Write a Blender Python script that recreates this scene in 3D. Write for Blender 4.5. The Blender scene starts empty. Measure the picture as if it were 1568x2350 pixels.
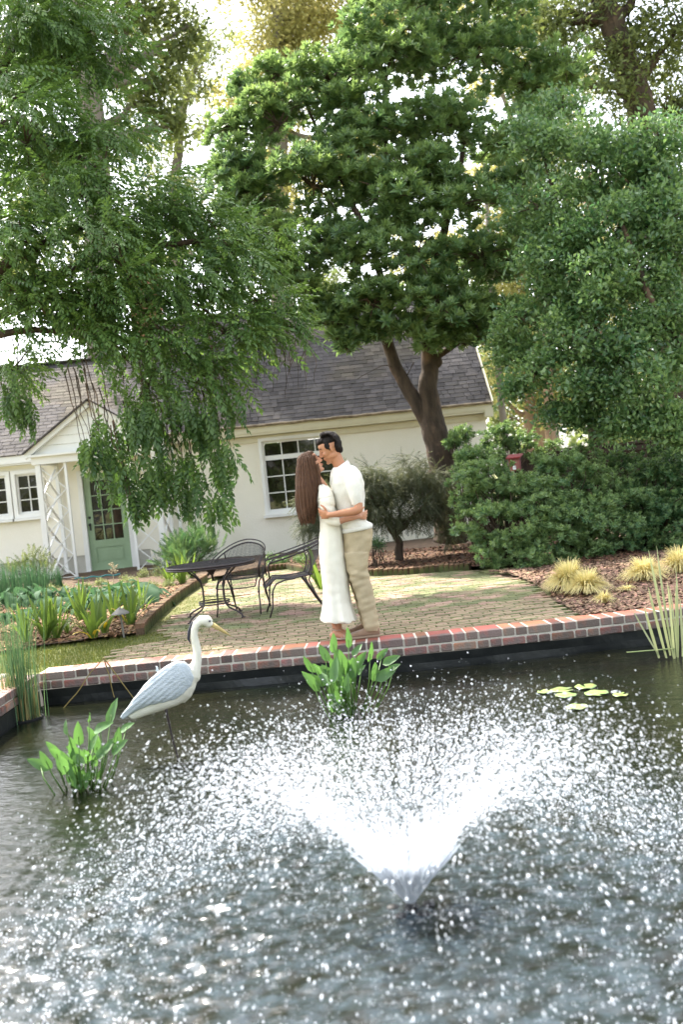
import bpy, math, random
import numpy as np
from mathutils import Vector, Matrix, noise
random.seed(11)
rng = np.random.default_rng(11)
scene = bpy.context.scene
COL = scene.collection
V3 = Vector
R_ = math.radians

# ------------------------------------------------------------ camera, world, sun, exposure
EYE = 1.40
PITCH, ROLL = R_(1.7), R_(5.7)
cam_d = bpy.data.cameras.new('camera')
cam = bpy.data.objects.new('camera', cam_d); COL.objects.link(cam); scene.camera = cam
f_ = V3((0, math.cos(PITCH), -math.sin(PITCH))); u_ = V3((0, math.sin(PITCH), math.cos(PITCH))); r_ = V3((1, 0, 0))
camR = r_*math.cos(ROLL) - u_*math.sin(ROLL); camU = u_*math.cos(ROLL) + r_*math.sin(ROLL); camF = f_
m3 = Matrix((camR, camU, -camF)).transposed()
cam.matrix_world = Matrix.Translation((0, 0, EYE)) @ m3.to_4x4()
cam_d.sensor_fit = 'VERTICAL'; cam_d.sensor_height = 36; cam_d.lens = 35
cam_d.clip_start = 0.05; cam_d.clip_end = 600
cam_d.dof.use_dof = True; cam_d.dof.focus_distance = 9.0; cam_d.dof.aperture_fstop = 2.0

SUN_EL, SUN_AZ = 54, -38       # azimuth measured from +Y (away from the viewer), negative = to the left
world = bpy.data.worlds.new('World'); scene.world = world; world.use_nodes = True
wn = world.node_tree; bg = wn.nodes['Background']
sky = wn.nodes.new('ShaderNodeTexSky'); sky.sky_type = 'NISHITA'; sky.sun_disc = False
sky.sun_elevation = R_(SUN_EL); sky.sun_rotation = R_(SUN_AZ); sky.dust_density = 3.0; sky.air_density = 1.0; sky.ozone_density = 1.0
hs = wn.nodes.new('ShaderNodeHueSaturation'); hs.inputs['Saturation'].default_value = 0.40
wn.links.new(sky.outputs[0], hs.inputs['Color']); wn.links.new(hs.outputs[0], bg.inputs['Color'])
bg.inputs['Strength'].default_value = 0.15
sun_d = bpy.data.lights.new('sun', 'SUN'); sun_d.energy = 3.2; sun_d.angle = R_(0.6); sun_d.color = (1.0, 0.94, 0.84)
sun = bpy.data.objects.new('sun', sun_d); COL.objects.link(sun)
sdir = V3((math.sin(R_(SUN_AZ))*math.cos(R_(SUN_EL)), math.cos(R_(SUN_AZ))*math.cos(R_(SUN_EL)), math.sin(R_(SUN_EL))))
sun.rotation_euler = sdir.to_track_quat('Z', 'Y').to_euler()
sun.location = (0, 0, 30)
vs = scene.view_settings
scene.display_settings.display_device = 'sRGB'
vs.view_transform = 'Standard'; vs.look = 'None'; vs.gamma = 1; vs.use_curve_mapping = False
vs.exposure = 2.32
scene.cycles.max_bounces = 8; scene.cycles.diffuse_bounces = 4; scene.cycles.transparent_max_bounces = 8
scene.cycles.use_denoising = True

# ------------------------------------------------------------ measuring: photograph point + distance -> place
FPX = 2349*35/36
def ray(x, y): return camF*FPX + camR*(x-784) + camU*(1174.5-y)
def P(x, y, Y):
    d = ray(x, y); return V3((0, 0, EYE)) + d*(Y/d.y)
def PZ(x, y, z=0.0):
    d = ray(x, y); return V3((0, 0, EYE)) + d*((z-EYE)/d.z)

# ------------------------------------------------------------ object helpers
def link(o): COL.objects.link(o); return o
def adopt(o, parent):
    if parent is not None:
        o.parent = parent
        o.matrix_parent_inverse = Matrix.Translation(parent.location).inverted() if parent.type == 'EMPTY' else parent.matrix_basis.inverted()
def props(o, label=None, cat=None, group=None, kind=None):
    if label: o['label'] = label
    if cat: o['category'] = cat
    if group: o['group'] = group
    if kind: o['kind'] = kind
    return o
def thing(name, label, cat, loc=(0, 0, 0), group=None):
    o = bpy.data.objects.new(name, None); link(o); o.location = loc; o.empty_display_size = .1
    return props(o, label, cat, group)
def obj(name, me, parent=None, **k):
    o = bpy.data.objects.new(name, me); link(o); adopt(o, parent)
    return props(o, **k)
def copy_thing(root, loc, rz=0.0, label=None, scale=1.0):
    r = root.copy(); link(r); r.location = loc; r.rotation_euler = (0, 0, rz); r.scale = (scale,)*3
    if label: r['label'] = label
    for ch in list(root.children):
        c = ch.copy(); link(c); c.parent = r
        for g in list(ch.children):
            d = g.copy(); link(d); d.parent = c
    return r

class MB:
    """collects shapes into one mesh"""
    def __init__(s): s.v = []; s.f = []; s.t = []
    def add(s, verts, faces, tint=0.0):
        n = len(s.v); s.v += [tuple(p) for p in verts]; s.f += [tuple(i+n for i in f) for f in faces]; s.t += [tint]*len(verts)
        return s
    def box(s, c, d, R=None, tint=0.0, taper=1.0, bevel=0):
        x, y, z = d[0]/2, d[1]/2, d[2]/2
        if bevel:
            b = bevel; vv = []; 
            for sz in (-1, 1):
                for (sx, sy) in ((-1, -1), (1, -1), (1, 1), (-1, 1)):
                    vv.append((sx*x, sy*y, sz*(z-b))) 
                for (sx, sy) in ((-1, -1), (1, -1), (1, 1), (-1, 1)):
                    vv.append((sx*(x-b), sy*(y-b), sz*z))
            ff = [(0,1,9,8),(1,2,10,9),(2,3,11,10),(3,0,8,11),(8,9,13,12),(9,10,14,13),(10,11,15,14),(11,8,12,15),(12,13,14,15),
                  (4,5,1,0),(5,6,2,1),(6,7,3,2),(7,4,0,3),(7,6,5,4)]
        else:
            vv = [(-x,-y,-z),(x,-y,-z),(x,y,-z),(-x,y,-z),(-x*taper,-y*taper,z),(x*taper,-y*taper,z),(x*taper,y*taper,z),(-x*taper,y*taper,z)]
            ff = [(3,2,1,0),(4,5,6,7),(0,1,5,4),(1,2,6,5),(2,3,7,6),(3,0,4,7)]
        c = V3(c)
        vv = [(R @ V3(p) if R is not None else V3(p)) + c for p in vv]
        return s.add(vv, ff, tint)
    def bar(s, a, b, w, h, up=(0, 0, 1), tint=0.0):
        a, b = V3(a), V3(b); x = (b-a); L = x.length; x.normalize(); up = V3(up)
        y = up.cross(x)
        if y.length < 1e-4: y = V3((0, 1, 0)).cross(x)
        y.normalize(); z = x.cross(y)
        return s.box((a+b)/2, (L, w, h), Matrix((x, y, z)).transposed(), tint)
    def tube(s, pts, rad, n=8, tint=0.0, cap=True, flat=1.0):
        pts = [V3(p) for p in pts]; m = len(pts)
        if not hasattr(rad, '__len__'): rad = [rad]*m
        vv = []; ref = None
        for i, p in enumerate(pts):
            t = (pts[min(i+1, m-1)] - pts[max(i-1, 0)])
            if t.length < 1e-9: t = V3((0, 0, 1))
            t.normalize()
            if ref is None: ref = t.orthogonal().normalized()
            ref = (ref - t*ref.dot(t))
            if ref.length < 1e-6: ref = t.orthogonal()
            ref.normalize(); b = t.cross(ref)
            for k in range(n):
                a = 2*math.pi*k/n
                vv.append(p + (ref*math.cos(a) + b*math.sin(a)*flat)*rad[i])
        ff = [(i*n+k, i*n+(k+1) % n, (i+1)*n+(k+1) % n, (i+1)*n+k) for i in range(m-1) for k in range(n)]
        if cap: ff += [tuple(range(n-1, -1, -1)), tuple((m-1)*n+k for k in range(n))]
        return s.add(vv, ff, tint)
    def rings(s, rings, cap=True, tint=0.0):
        n = len(rings[0]); m = len(rings); vv = [p for r in rings for p in r]
        ff = [(i*n+k, i*n+(k+1) % n, (i+1)*n+(k+1) % n, (i+1)*n+k) for i in range(m-1) for k in range(n)]
        if cap: ff += [tuple(range(n-1, -1, -1)), tuple((m-1)*n+k for k in range(n))]
        return s.add(vv, ff, tint)
    def ball(s, c, r, R=None, n=12, m=8, tint=0.0):
        if not hasattr(r, '__len__'): r = (r, r, r)
        c = V3(c); vv = []; ff = []
        for i in range(1, m):
            ph = math.pi*i/m
            for k in range(n):
                a = 2*math.pi*k/n
                q = V3((r[0]*math.sin(ph)*math.cos(a), r[1]*math.sin(ph)*math.sin(a), r[2]*math.cos(ph)))
                vv.append((R @ q if R is not None else q) + c)
        top = len(vv); q = V3((0, 0, r[2])); vv.append((R @ q if R is not None else q)+c); q = -q; vv.append((R @ q if R is not None else q)+c)
        for i in range(m-2):
            for k in range(n): ff.append((i*n+k, (i+1)*n+k, (i+1)*n+(k+1) % n, i*n+(k+1) % n))
        for k in range(n):
            ff.append((top, k, (k+1) % n)); ff.append((top+1, (m-2)*n+(k+1) % n, (m-2)*n+k))
        return s.add(vv, ff, tint)
    def mesh(s, name, mat, smooth=False):
        me = bpy.data.meshes.new(name); me.from_pydata([tuple(v) for v in s.v], [], s.f); me.materials.append(mat)
        a = me.attributes.new('tint', 'FLOAT', 'POINT'); a.data.foreach_set('value', np.array(s.t, dtype=np.float32))
        if smooth: me.shade_smooth()
        me.update(); return me
    def build(s, name, mat, parent=None, smooth=False, **k):
        return obj(name, s.mesh(name, mat, smooth), parent, **k)

def tri_mesh(name, V, T, mat, tint=None, smooth=False):
    """V (n,3), T (m,3) numpy arrays"""
    me = bpy.data.meshes.new(name); n, m = len(V), len(T)
    me.vertices.add(n); me.vertices.foreach_set('co', np.asarray(V, dtype=np.float32).ravel())
    me.loops.add(3*m); me.loops.foreach_set('vertex_index', np.asarray(T, dtype=np.int32).ravel())
    me.polygons.add(m); me.polygons.foreach_set('loop_start', np.arange(0, 3*m, 3, dtype=np.int32))
    me.polygons.foreach_set('loop_total', np.full(m, 3, dtype=np.int32))
    a = me.attributes.new('tint', 'FLOAT', 'POINT')
    a.data.foreach_set('value', np.asarray(tint if tint is not None else np.zeros(n), dtype=np.float32))
    me.materials.append(mat); me.update(calc_edges=True); me.validate()
    if smooth: me.shade_smooth()
    return me

# ------------------------------------------------------------ materials
def nodes(m):
    m.use_nodes = True; t = m.node_tree; return t, t.nodes, t.links, t.nodes['Principled BSDF']
def mat(name, c1, c2=None, scale=8, detail=5, rough=.7, spec=.3, bump=0, bscale=60, rnd=0.0, tint=0.0, stretch=(1, 1, 1), metal=0, c3=None, c3s=2.0, c3t=.6, coat=0, sheen=0):
    """two-tone noise colour; rnd / tint: how far the object's own random number / the piece's own tint move the brightness; c3: patches of a third colour"""
    m = bpy.data.materials.new(name); t, N, L, b = nodes(m)
    b.inputs['Roughness'].default_value = rough; b.inputs['Specular IOR Level'].default_value = spec; b.inputs['Metallic'].default_value = metal
    b.inputs['Coat Weight'].default_value = coat; b.inputs['Sheen Weight'].default_value = sheen
    tc = N.new('ShaderNodeTexCoord'); mp = N.new('ShaderNodeMapping'); mp.inputs['Scale'].default_value = stretch
    L.new(tc.outputs['Object'], mp.inputs['Vector'])
    c2 = c2 or tuple(x*.75 for x in c1)
    nz = N.new('ShaderNodeTexNoise'); nz.inputs['Scale'].default_value = scale; nz.inputs['Detail'].default_value = detail; nz.inputs['Roughness'].default_value = .6
    L.new(mp.outputs[0], nz.inputs['Vector'])
    rp = N.new('ShaderNodeValToRGB'); rp.color_ramp.elements[0].position = .33; rp.color_ramp.elements[1].position = .67
    rp.color_ramp.elements[0].color = (*c1, 1); rp.color_ramp.elements[1].color = (*c2, 1)
    L.new(nz.outputs['Fac'], rp.inputs[0]); col = rp.outputs[0]
    if c3:
        n3 = N.new('ShaderNodeTexNoise'); n3.inputs['Scale'].default_value = c3s; n3.inputs['Detail'].default_value = 6; L.new(tc.outputs['Object'], n3.inputs['Vector'])
        r3 = N.new('ShaderNodeValToRGB'); r3.color_ramp.elements[0].position = c3t-.06; r3.color_ramp.elements[1].position = c3t+.06
        L.new(n3.outputs['Fac'], r3.inputs[0])
        mx = N.new('ShaderNodeMix'); mx.data_type = 'RGBA'; L.new(r3.outputs[0], mx.inputs['Factor']); L.new(col, mx.inputs['A']); mx.inputs['B'].default_value = (*c3, 1); col = mx.outputs['Result']
    if rnd or tint:
        oi = N.new('ShaderNodeObjectInfo'); at = N.new('ShaderNodeAttribute'); at.attribute_name = 'tint'
        ad = N.new('ShaderNodeMath'); ad.operation = 'ADD'; L.new(oi.outputs['Random'], ad.inputs[0]); L.new(at.outputs['Fac'], ad.inputs[1])
        fr = N.new('ShaderNodeMath'); fr.operation = 'FRACT'; L.new(ad.outputs[0], fr.inputs[0])
        k = max(rnd, tint)
        mr = N.new('ShaderNodeMapRange'); mr.inputs['To Min'].default_value = 1-k; mr.inputs['To Max'].default_value = 1+k*.7; L.new(fr.outputs[0], mr.inputs['Value'])
        h = N.new('ShaderNodeHueSaturation'); L.new(mr.outputs[0], h.inputs['Value']); L.new(col, h.inputs['Color'])
        m2 = N.new('ShaderNodeMath'); m2.operation = 'MULTIPLY'; m2.inputs[1].default_value = 7.31; L.new(fr.outputs[0], m2.inputs[0])
        f2 = N.new('ShaderNodeMath'); f2.operation = 'FRACT'; L.new(m2.outputs[0], f2.inputs[0])
        mh = N.new('ShaderNodeMapRange'); mh.inputs['To Min'].default_value = .5-.03*k; mh.inputs['To Max'].default_value = .5+.05*k; L.new(f2.outputs[0], mh.inputs['Value'])
        L.new(mh.outputs[0], h.inputs['Hue']); col = h.outputs[0]
    L.new(col, b.inputs['Base Color'])
    if bump:
        nb = N.new('ShaderNodeTexNoise'); nb.inputs['Scale'].default_value = bscale; nb.inputs['Detail'].default_value = 6; L.new(mp.outputs[0], nb.inputs['Vector'])
        bp = N.new('ShaderNodeBump'); bp.inputs['Strength'].default_value = min(1, bump); bp.inputs['Distance'].default_value = .02
        L.new(nb.outputs['Fac'], bp.inputs['Height']); L.new(bp.outputs[0], b.inputs['Normal'])
    return m
def leafmat(name, dark, light, trans=.35, rough=.42, spec=.45, back=None, big=.9):
    m = bpy.data.materials.new(name); t, N, L, b = nodes(m)
    at = N.new('ShaderNodeAttribute'); at.attribute_name = 'tint'
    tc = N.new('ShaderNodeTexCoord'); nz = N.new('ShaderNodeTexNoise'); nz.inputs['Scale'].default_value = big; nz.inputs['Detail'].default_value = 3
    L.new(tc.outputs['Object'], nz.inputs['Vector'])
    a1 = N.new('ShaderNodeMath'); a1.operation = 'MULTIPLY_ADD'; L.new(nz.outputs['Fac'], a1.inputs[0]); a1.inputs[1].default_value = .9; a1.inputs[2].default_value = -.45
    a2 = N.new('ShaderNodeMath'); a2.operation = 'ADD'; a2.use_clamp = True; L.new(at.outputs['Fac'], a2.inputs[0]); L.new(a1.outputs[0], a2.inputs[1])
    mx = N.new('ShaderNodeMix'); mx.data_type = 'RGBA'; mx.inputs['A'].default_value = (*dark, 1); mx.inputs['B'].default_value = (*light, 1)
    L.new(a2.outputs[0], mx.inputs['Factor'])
    L.new(mx.outputs['Result'], b.inputs['Base Color']); b.inputs['Roughness'].default_value = rough; b.inputs['Specular IOR Level'].default_value = spec
    tr = N.new('ShaderNodeBsdfTranslucent'); h = N.new('ShaderNodeHueSaturation'); h.inputs['Value'].default_value = 1.7; h.inputs['Saturation'].default_value = 1.1; h.inputs['Hue'].default_value = .485
    L.new(mx.outputs['Result'], h.inputs['Color']); L.new(h.outputs[0], tr.inputs['Color'])
    ms = N.new('ShaderNodeMixShader'); ms.inputs[0].default_value = trans; L.new(b.outputs[0], ms.inputs[1]); L.new(tr.outputs[0], ms.inputs[2])
    L.new(ms.outputs[0], N['Material Output'].inputs['Surface'])
    return m

M = {}
M['stucco'] = mat('stucco', (.86, .825, .72), (.82, .785, .67), scale=1.3, rough=.9, spec=.1, bump=.35, bscale=45, c3=(.76, .725, .60), c3s=.9, c3t=.68)
M['trim'] = mat('white_paint', (.80, .80, .77), (.74, .74, .71), scale=3, rough=.5, spec=.4)
M['trimcream'] = mat('cream_paint', (.70, .66, .50), (.64, .60, .45), scale=3, rough=.55)
M['door'] = mat('green_paint', (.31, .42, .27), (.27, .37, .23), scale=3, rough=.45)
M['shingle'] = mat('asphalt_shingle', (.082, .076, .078), (.060, .054, .053), scale=14, rough=.9, spec=.2, bump=.4, bscale=120, tint=.34, c3=(.095, .082, .066), c3s=.6, c3t=.55)
M['gutter'] = mat('weathered_gutter', (.30, .24, .16), (.10, .07, .04), scale=6, rough=.6)
M['brick'] = mat('pond_brick', (.42, .125, .075), (.32, .100, .062), scale=9, rough=.6, spec=.5, bump=.5, bscale=70, tint=.45, c3=(.17, .125, .105), c3s=1.9, c3t=.56)
M['brickpave'] = mat('patio_brick', (.31, .200, .150), (.25, .170, .125), scale=7, rough=.9, bump=.5, bscale=60, tint=.30, c3=(.135, .145, .065), c3s=2.6, c3t=.48)
M['brickedge'] = mat('edging_brick', (.16, .085, .05), (.09, .07, .035), scale=9, rough=.9, bump=.5, bscale=60, tint=.4, c3=(.07, .08, .025), c3s=4, c3t=.52)
M['chimney'] = mat('chimney_brick', (.32, .12, .08), (.24, .09, .06), scale=9, rough=.85, bump=.4, tint=.3)
M['mortar'] = mat('mortar', (.66, .61, .52), (.50, .46, .38), scale=12, rough=.95, bump=.5)
M['moss'] = mat('mossy_joint', (.10, .115, .035), (.19, .17, .085), scale=5, rough=1, bump=.6)
M['soil'] = mat('soil', (.075, .050, .032), (.12, .08, .05), scale=6, rough=1, bump=.8)
M['lawn'] = mat('ground', (.16, .19, .06), (.20, .20, .09), scale=.5, rough=1, bump=.4, c3=(.30, .25, .15), c3s=.35, c3t=.56)
M['liner'] = mat('pond_liner', (.012, .014, .014), (.022, .024, .022), scale=5, rough=.38, spec=.4, bump=.5, bscale=8)
M['mulch'] = mat('wood_chips', (.30, .185, .125), (.15, .088, .062), scale=30, rough=.95, tint=.65)
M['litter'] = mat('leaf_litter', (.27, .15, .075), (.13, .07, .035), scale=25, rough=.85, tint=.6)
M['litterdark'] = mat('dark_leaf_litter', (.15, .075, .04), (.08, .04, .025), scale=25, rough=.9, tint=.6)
M['iron'] = mat('wrought_iron', (.035, .022, .022), (.022, .016, .017), scale=20, rough=.42, spec=.5)
M['ironmesh'] = mat('iron_mesh', (.055, .05, .05), (.035, .03, .032), scale=20, rough=.5)
M['bark'] = mat('bark', (.085, .060, .042), (.035, .026, .019), scale=9, stretch=(1, 1, .3), rough=.95, bump=1, bscale=16, c3=(.15, .098, .068), c3s=3, c3t=.62)
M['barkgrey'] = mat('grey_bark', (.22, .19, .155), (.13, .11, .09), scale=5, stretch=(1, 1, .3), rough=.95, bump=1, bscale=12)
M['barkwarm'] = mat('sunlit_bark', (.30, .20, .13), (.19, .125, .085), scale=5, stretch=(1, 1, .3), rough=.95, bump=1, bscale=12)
M['fence'] = mat('dark_board', (.050, .036, .026), (.030, .022, .017), scale=7, stretch=(1, 1, 8), rough=.9, rnd=.35, bump=.4)
M['red'] = mat('red_wood', (.26, .035, .035), (.17, .03, .03), scale=12, rough=.7)
M['redtan'] = mat('faded_red_wood', (.33, .13, .10), (.22, .07, .06), scale=12, rough=.8)
M['black'] = mat('black_rubber', (.015, .015, .016), rough=.5)
M['darkgap'] = mat('dark_hole', (.006, .005, .004), rough=.9)
M['stone'] = mat('pale_stone', (.42, .40, .36), (.34, .32, .28), scale=5, rough=.9, bump=.3)
M['matm'] = mat('door_mat', (.045, .047, .06), (.03, .03, .04), scale=60, rough=1, bump=.6)
M['lampmetal'] = mat('patinated_metal', (.20, .19, .16), (.13, .13, .115), scale=14, rough=.6, metal=.3)
M['hose'] = mat('teal_hose', (.03, .22, .22), rough=.4)
M['ceramic'] = mat('glazed_pot', (.30, .34, .36), (.22, .27, .30), scale=5, rough=.3, spec=.6)

def glass():
    m = bpy.data.materials.new('window_glass'); t, N, L, b = nodes(m)
    b.inputs['Base Color'].default_value = (.012, .010, .006, 1); b.inputs['Roughness'].default_value = .03; b.inputs['Specular IOR Level'].default_value = .8
    tc = N.new('ShaderNodeTexCoord'); nb = N.new('ShaderNodeTexNoise'); nb.inputs['Scale'].default_value = 1.8; L.new(tc.outputs['Object'], nb.inputs['Vector'])
    bp = N.new('ShaderNodeBump'); bp.inputs['Strength'].default_value = .25; bp.inputs['Distance'].default_value = .02; L.new(nb.outputs['Fac'], bp.inputs['Height']); L.new(bp.outputs[0], b.inputs['Normal'])
    return m
M['glass'] = glass()

# ============================================================ GROUND, POND
POND_X0, POND_X1, POND_Y0, WZ = -2.78, 5.6, 1.9, -0.285
EDGE = [(-2.78, 8.68), (-1.7, 8.66), (-.7, 8.62), (.25, 8.57), (1.1, 8.57), (1.86, 8.60), (2.66, 8.67), (3.6, 8.83), (4.6, 9.05), (5.6, 9.3)]
def edge_y(x):
    xs = [e[0] for e in EDGE]; return float(np.interp(x, xs, [e[1] for e in EDGE]))
CW = .30      # width of the coping
def ground():
    xs = sorted(set([-160, -80, -40, -20, -12, -8, -5, -4, POND_X0-CW, -2.0, 160, 80, 40, 20, 12, 8, POND_X1+CW] + [round(-2.0+.5*i, 3) for i in range(15)]))
    ys = [-60, -20, -8, 0, POND_Y0-CW, None, 10, 12, 14, 17, 20, 24, 30, 40, 60, 100, 200]
    v = []; f = []
    for x in xs:
        for y in ys:
            yy = (edge_y(min(max(x, POND_X0), POND_X1))+CW-.01) if y is None else y
            z = -.05 if yy < 15 else -.05
            if x > 2 and yy > 22: z = .0
            v.append((x, yy, z))
    ny = len(ys)
    for i in range(len(xs)-1):
        for j in range(ny-1):
            if j == 4 and xs[i] >= POND_X0-CW-.01 and xs[i+1] <= POND_X1+CW+.01: continue
            a = i*ny+j; f.append((a, a+ny, a+ny+1, a+1))
    mb = MB(); mb.add(v, f); mb.build('ground', M['lawn'], kind='structure')
ground()

# pond water: a sheet with real ripples, denser near the fountain
NOZ = PZ(944, 2084, WZ)
def water_mat():
    m = bpy.data.materials.new('pond_water'); t, N, L, b = nodes(m)
    b.inputs['Roughness'].default_value = .09; b.inputs['IOR'].default_value = 1.33; b.inputs['Specular IOR Level'].default_value = .65
    tc = N.new('ShaderNodeTexCoord')
    n1 = N.new('ShaderNodeTexNoise'); n1.inputs['Scale'].default_value = 1.2; n1.inputs['Detail'].default_value = 4; L.new(tc.outputs['Object'], n1.inputs['Vector'])
    rp = N.new('ShaderNodeValToRGB'); rp.color_ramp.elements[0].position = .35; rp.color_ramp.elements[1].position = .7
    rp.color_ramp.elements[0].color = (.0040, .0060, .0028, 1); rp.color_ramp.elements[1].color = (.0095, .0095, .0040, 1)
    L.new(n1.outputs['Fac'], rp.inputs[0])
    # grey-blue sky reflection painted into the water round the nozzle, along with bubble cloud
    vd = N.new('ShaderNodeVectorMath'); vd.operation = 'DISTANCE'; L.new(tc.outputs['Object'], vd.inputs[0]); vd.inputs[1].default_value = (NOZ.x, NOZ.y, WZ)
    mr = N.new('ShaderNodeMapRange'); mr.interpolation_type = 'SMOOTHSTEP'; mr.inputs['From Min'].default_value = 2.1; mr.inputs['From Max'].default_value = 1.1; L.new(vd.outputs['Value'], mr.inputs['Value'])
    n4 = N.new('ShaderNodeTexNoise'); n4.inputs['Scale'].default_value = 7; n4.inputs['Detail'].default_value = 6; n4.inputs['Roughness'].default_value = .7; L.new(tc.outputs['Object'], n4.inputs['Vector'])
    r4 = N.new('ShaderNodeMapRange'); r4.inputs['From Min'].default_value = .40; r4.inputs['From Max'].default_value = .66; L.new(n4.outputs['Fac'], r4.inputs['Value'])
    mu = N.new('ShaderNodeMath'); mu.operation = 'MULTIPLY'; L.new(mr.outputs[0], mu.inputs[0]); L.new(r4.outputs[0], mu.inputs[1])
    mxw = N.new('ShaderNodeMix'); mxw.data_type = 'RGBA'; L.new(mu.outputs[0], mxw.inputs['Factor']); L.new(rp.outputs[0], mxw.inputs['A']); mxw.inputs['B'].default_value = (.042, .058, .068, 1); L.new(mxw.outputs['Result'], b.inputs['Base Color'])
    n2 = N.new('ShaderNodeTexNoise'); n2.inputs['Scale'].default_value = 26; n2.inputs['Detail'].default_value = 5
    mp = N.new('ShaderNodeMapping'); mp.inputs['Scale'].default_value = (.55, 1.5, 1); L.new(tc.outputs['Object'], mp.inputs['Vector']); L.new(mp.outputs[0], n2.inputs['Vector'])
    bp = N.new('ShaderNodeBump'); bp.inputs['Strength'].default_value = .5; bp.inputs['Distance'].default_value = .012
    L.new(n2.outputs['Fac'], bp.inputs['Height']); L.new(bp.outputs[0], b.inputs['Normal'])
    return m
def water():
    nx, ny = 520, 460
    xs = np.linspace(POND_X0, POND_X1, nx); ys = np.linspace(0, 1, ny)**1.0
    X = np.repeat(xs[:, None], ny, 1); Yt = np.array([edge_y(x) for x in xs])[:, None]-.012
    Y = POND_Y0 + (Yt-POND_Y0)*ys[None, :]
    d = np.hypot(X-NOZ.x, Y-NOZ.y)
    amp = .0010 + .0022*np.exp(-((d-1.0)/1.2)**2)
    Z = np.zeros_like(X)
    r = np.random.default_rng(5)
    for i in range(46):
        a = r.uniform(0, 2*math.pi); k = r.uniform(22, 95); ph = r.uniform(0, 6.28)
        Z += np.sin(k*(X*math.cos(a)+Y*math.sin(a))+ph+.8*np.sin(3*X+ph))*(20/k)**.75
    for i in range(40):      # rings thrown by falling drops
        a = r.uniform(0, 2*math.pi); rr = abs(r.normal(1.15, .35)); cx, cy = NOZ.x+rr*math.cos(a), NOZ.y+rr*math.sin(a)
        dd = np.hypot(X-cx, Y-cy); Z += 3.2*np.sin(dd*r.uniform(45, 75)+r.uniform(0, 6))*np.exp(-(dd/.28)**2)
    Z += 1.6*np.sin(d*34)*np.exp(-d/2.5)
    Z = WZ + Z*amp*.32
    V = np.stack([X, Y, Z], -1).reshape(-1, 3)
    i, j = np.meshgrid(np.arange(nx-1), np.arange(ny-1), indexing='ij'); a = (i*ny+j).ravel()
    T = np.concatenate([np.stack([a, a+ny, a+ny+1], 1), np.stack([a, a+ny+1, a+1], 1)])
    obj('water', tri_mesh('water', V, T, water_mat(), smooth=True), kind='structure')
water()

def pond_wall():
    t = thing('pond_wall', 'red brick coping in two courses along the far edge of the pond, black liner below it', 'wall', (0, 8.6, 0))
    # individual bricks of the front course: stretcher, header, header ...
    me = {}
    for nm, L_ in (('long', .192), ('short', .094)):
        mb = MB(); mb.box((0, 0, 0), (L_, .098, .064), bevel=.004); me[nm] = mb.mesh('brick', M['brick'])
        mb = MB(); mb.box((0, 0, 0), (L_, .288, .064), bevel=.004); me[nm+'b'] = mb.mesh('brick', M['brick'])
        mb = MB(); mb.box((0, 0, 0), (L_, .16, .064), bevel=.007); me[nm+'c'] = mb.mesh('brick', M['brick'])
    seq = ['long', 'short', 'short']; r = random.Random(4)
    def run(z, start, step0, var, inset, jx):
        x = start; k = step0; n = 0
        while x < POND_X1-.1:
            nm = seq[k % 3]; L_ = .192 if nm == 'long' else .094
            cx = x+L_/2; y = edge_y(cx)+inset; ang = math.atan2(edge_y(cx+.1)-edge_y(cx-.1), .2)
            o = obj('brick', me[nm+var], t)
            o.location = (cx, y+r.uniform(-jx, jx), z+r.uniform(-.002, .002)); o.rotation_euler = (0, 0, ang+r.uniform(-.012, .012)*(jx*200))
            x += L_+.016; k += 1
    run(-.034, POND_X0+.01, 0, 'b', .149, .0015)
    run(-.115, POND_X0-.01, 1, 'c', .083, .004)
    # left return of the coping, running towards the viewer
    for c, z in ((0, -.034), (1, -.115)):
        y = 8.64; k = c
        while y > 5.0:
            nm = seq[k % 3]; L_ = .192 if nm == 'long' else .094
            o = obj('brick', me[nm+('b' if c == 0 else 'c')], t); o.location = (POND_X0-(.149 if c == 0 else .088), y-L_/2, z); o.rotation_euler = (0, 0, math.pi/2)
            y -= L_+.013; k += 1
    mb = MB()
    E = [(x, edge_y(x)) for x in np.arange(POND_X0, POND_X1+.01, .2)]
    for (z0, z1, i0, i1) in ((-.146, -.0045, .013, .287),):
        v = []; f = []
        for (x, y) in E: v += [(x, y+i0, z0), (x, y+i1, z0), (x, y+i1, z1), (x, y+i0, z1)]
        for i in range(len(E)-1):
            a = 4*i
            for k in range(4): f.append((a+k, a+4+k, a+4+(k+1) % 4, a+(k+1) % 4))
        mb.add(v, f)
    mb.box((POND_X0-.152, 6.75, -.076), (.255, 3.8, .140))
    mb.build('mortar', M['mortar'], t)
    mb = MB(); v = []; f = []
    rr = random.Random(3); nz_ = 8
    E = [(x, edge_y(x)) for x in np.arange(POND_X0, POND_X1+.01, .06)]
    for (x, y) in E:
        for k in range(nz_):
            z = -.150-.55*k/(nz_-1); q = noise.noise(V3((x*1.7, 0, z*9)))*.022 + noise.noise(V3((x*6, 3, z*14)))*.008
            v.append((x, y+.035+q-.02*(k == 0), z))
    for i in range(len(E)-1):
        for k in range(nz_-1): a = i*nz_+k; f.append((a, a+nz_, a+nz_+1, a+1))
    mb.add(v, f); mb.box((POND_X0-.03, 5.3, -.43), (.02, 6.8, .55))
    mb.box((1.4, POND_Y0-.02, -.43), (8.4, .02, .55)); mb.box((POND_X1+.02, 5.5, -.43), (.02, 7.2, .55))
    mb.build('liner', M['liner'], t, smooth=False)
pond_wall()
mb = MB(); mb.box((1.4, 5.4, -.72), (8.8, 7.9, .02)); mb.build('pond_bed', M['soil'], kind='structure')
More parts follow.
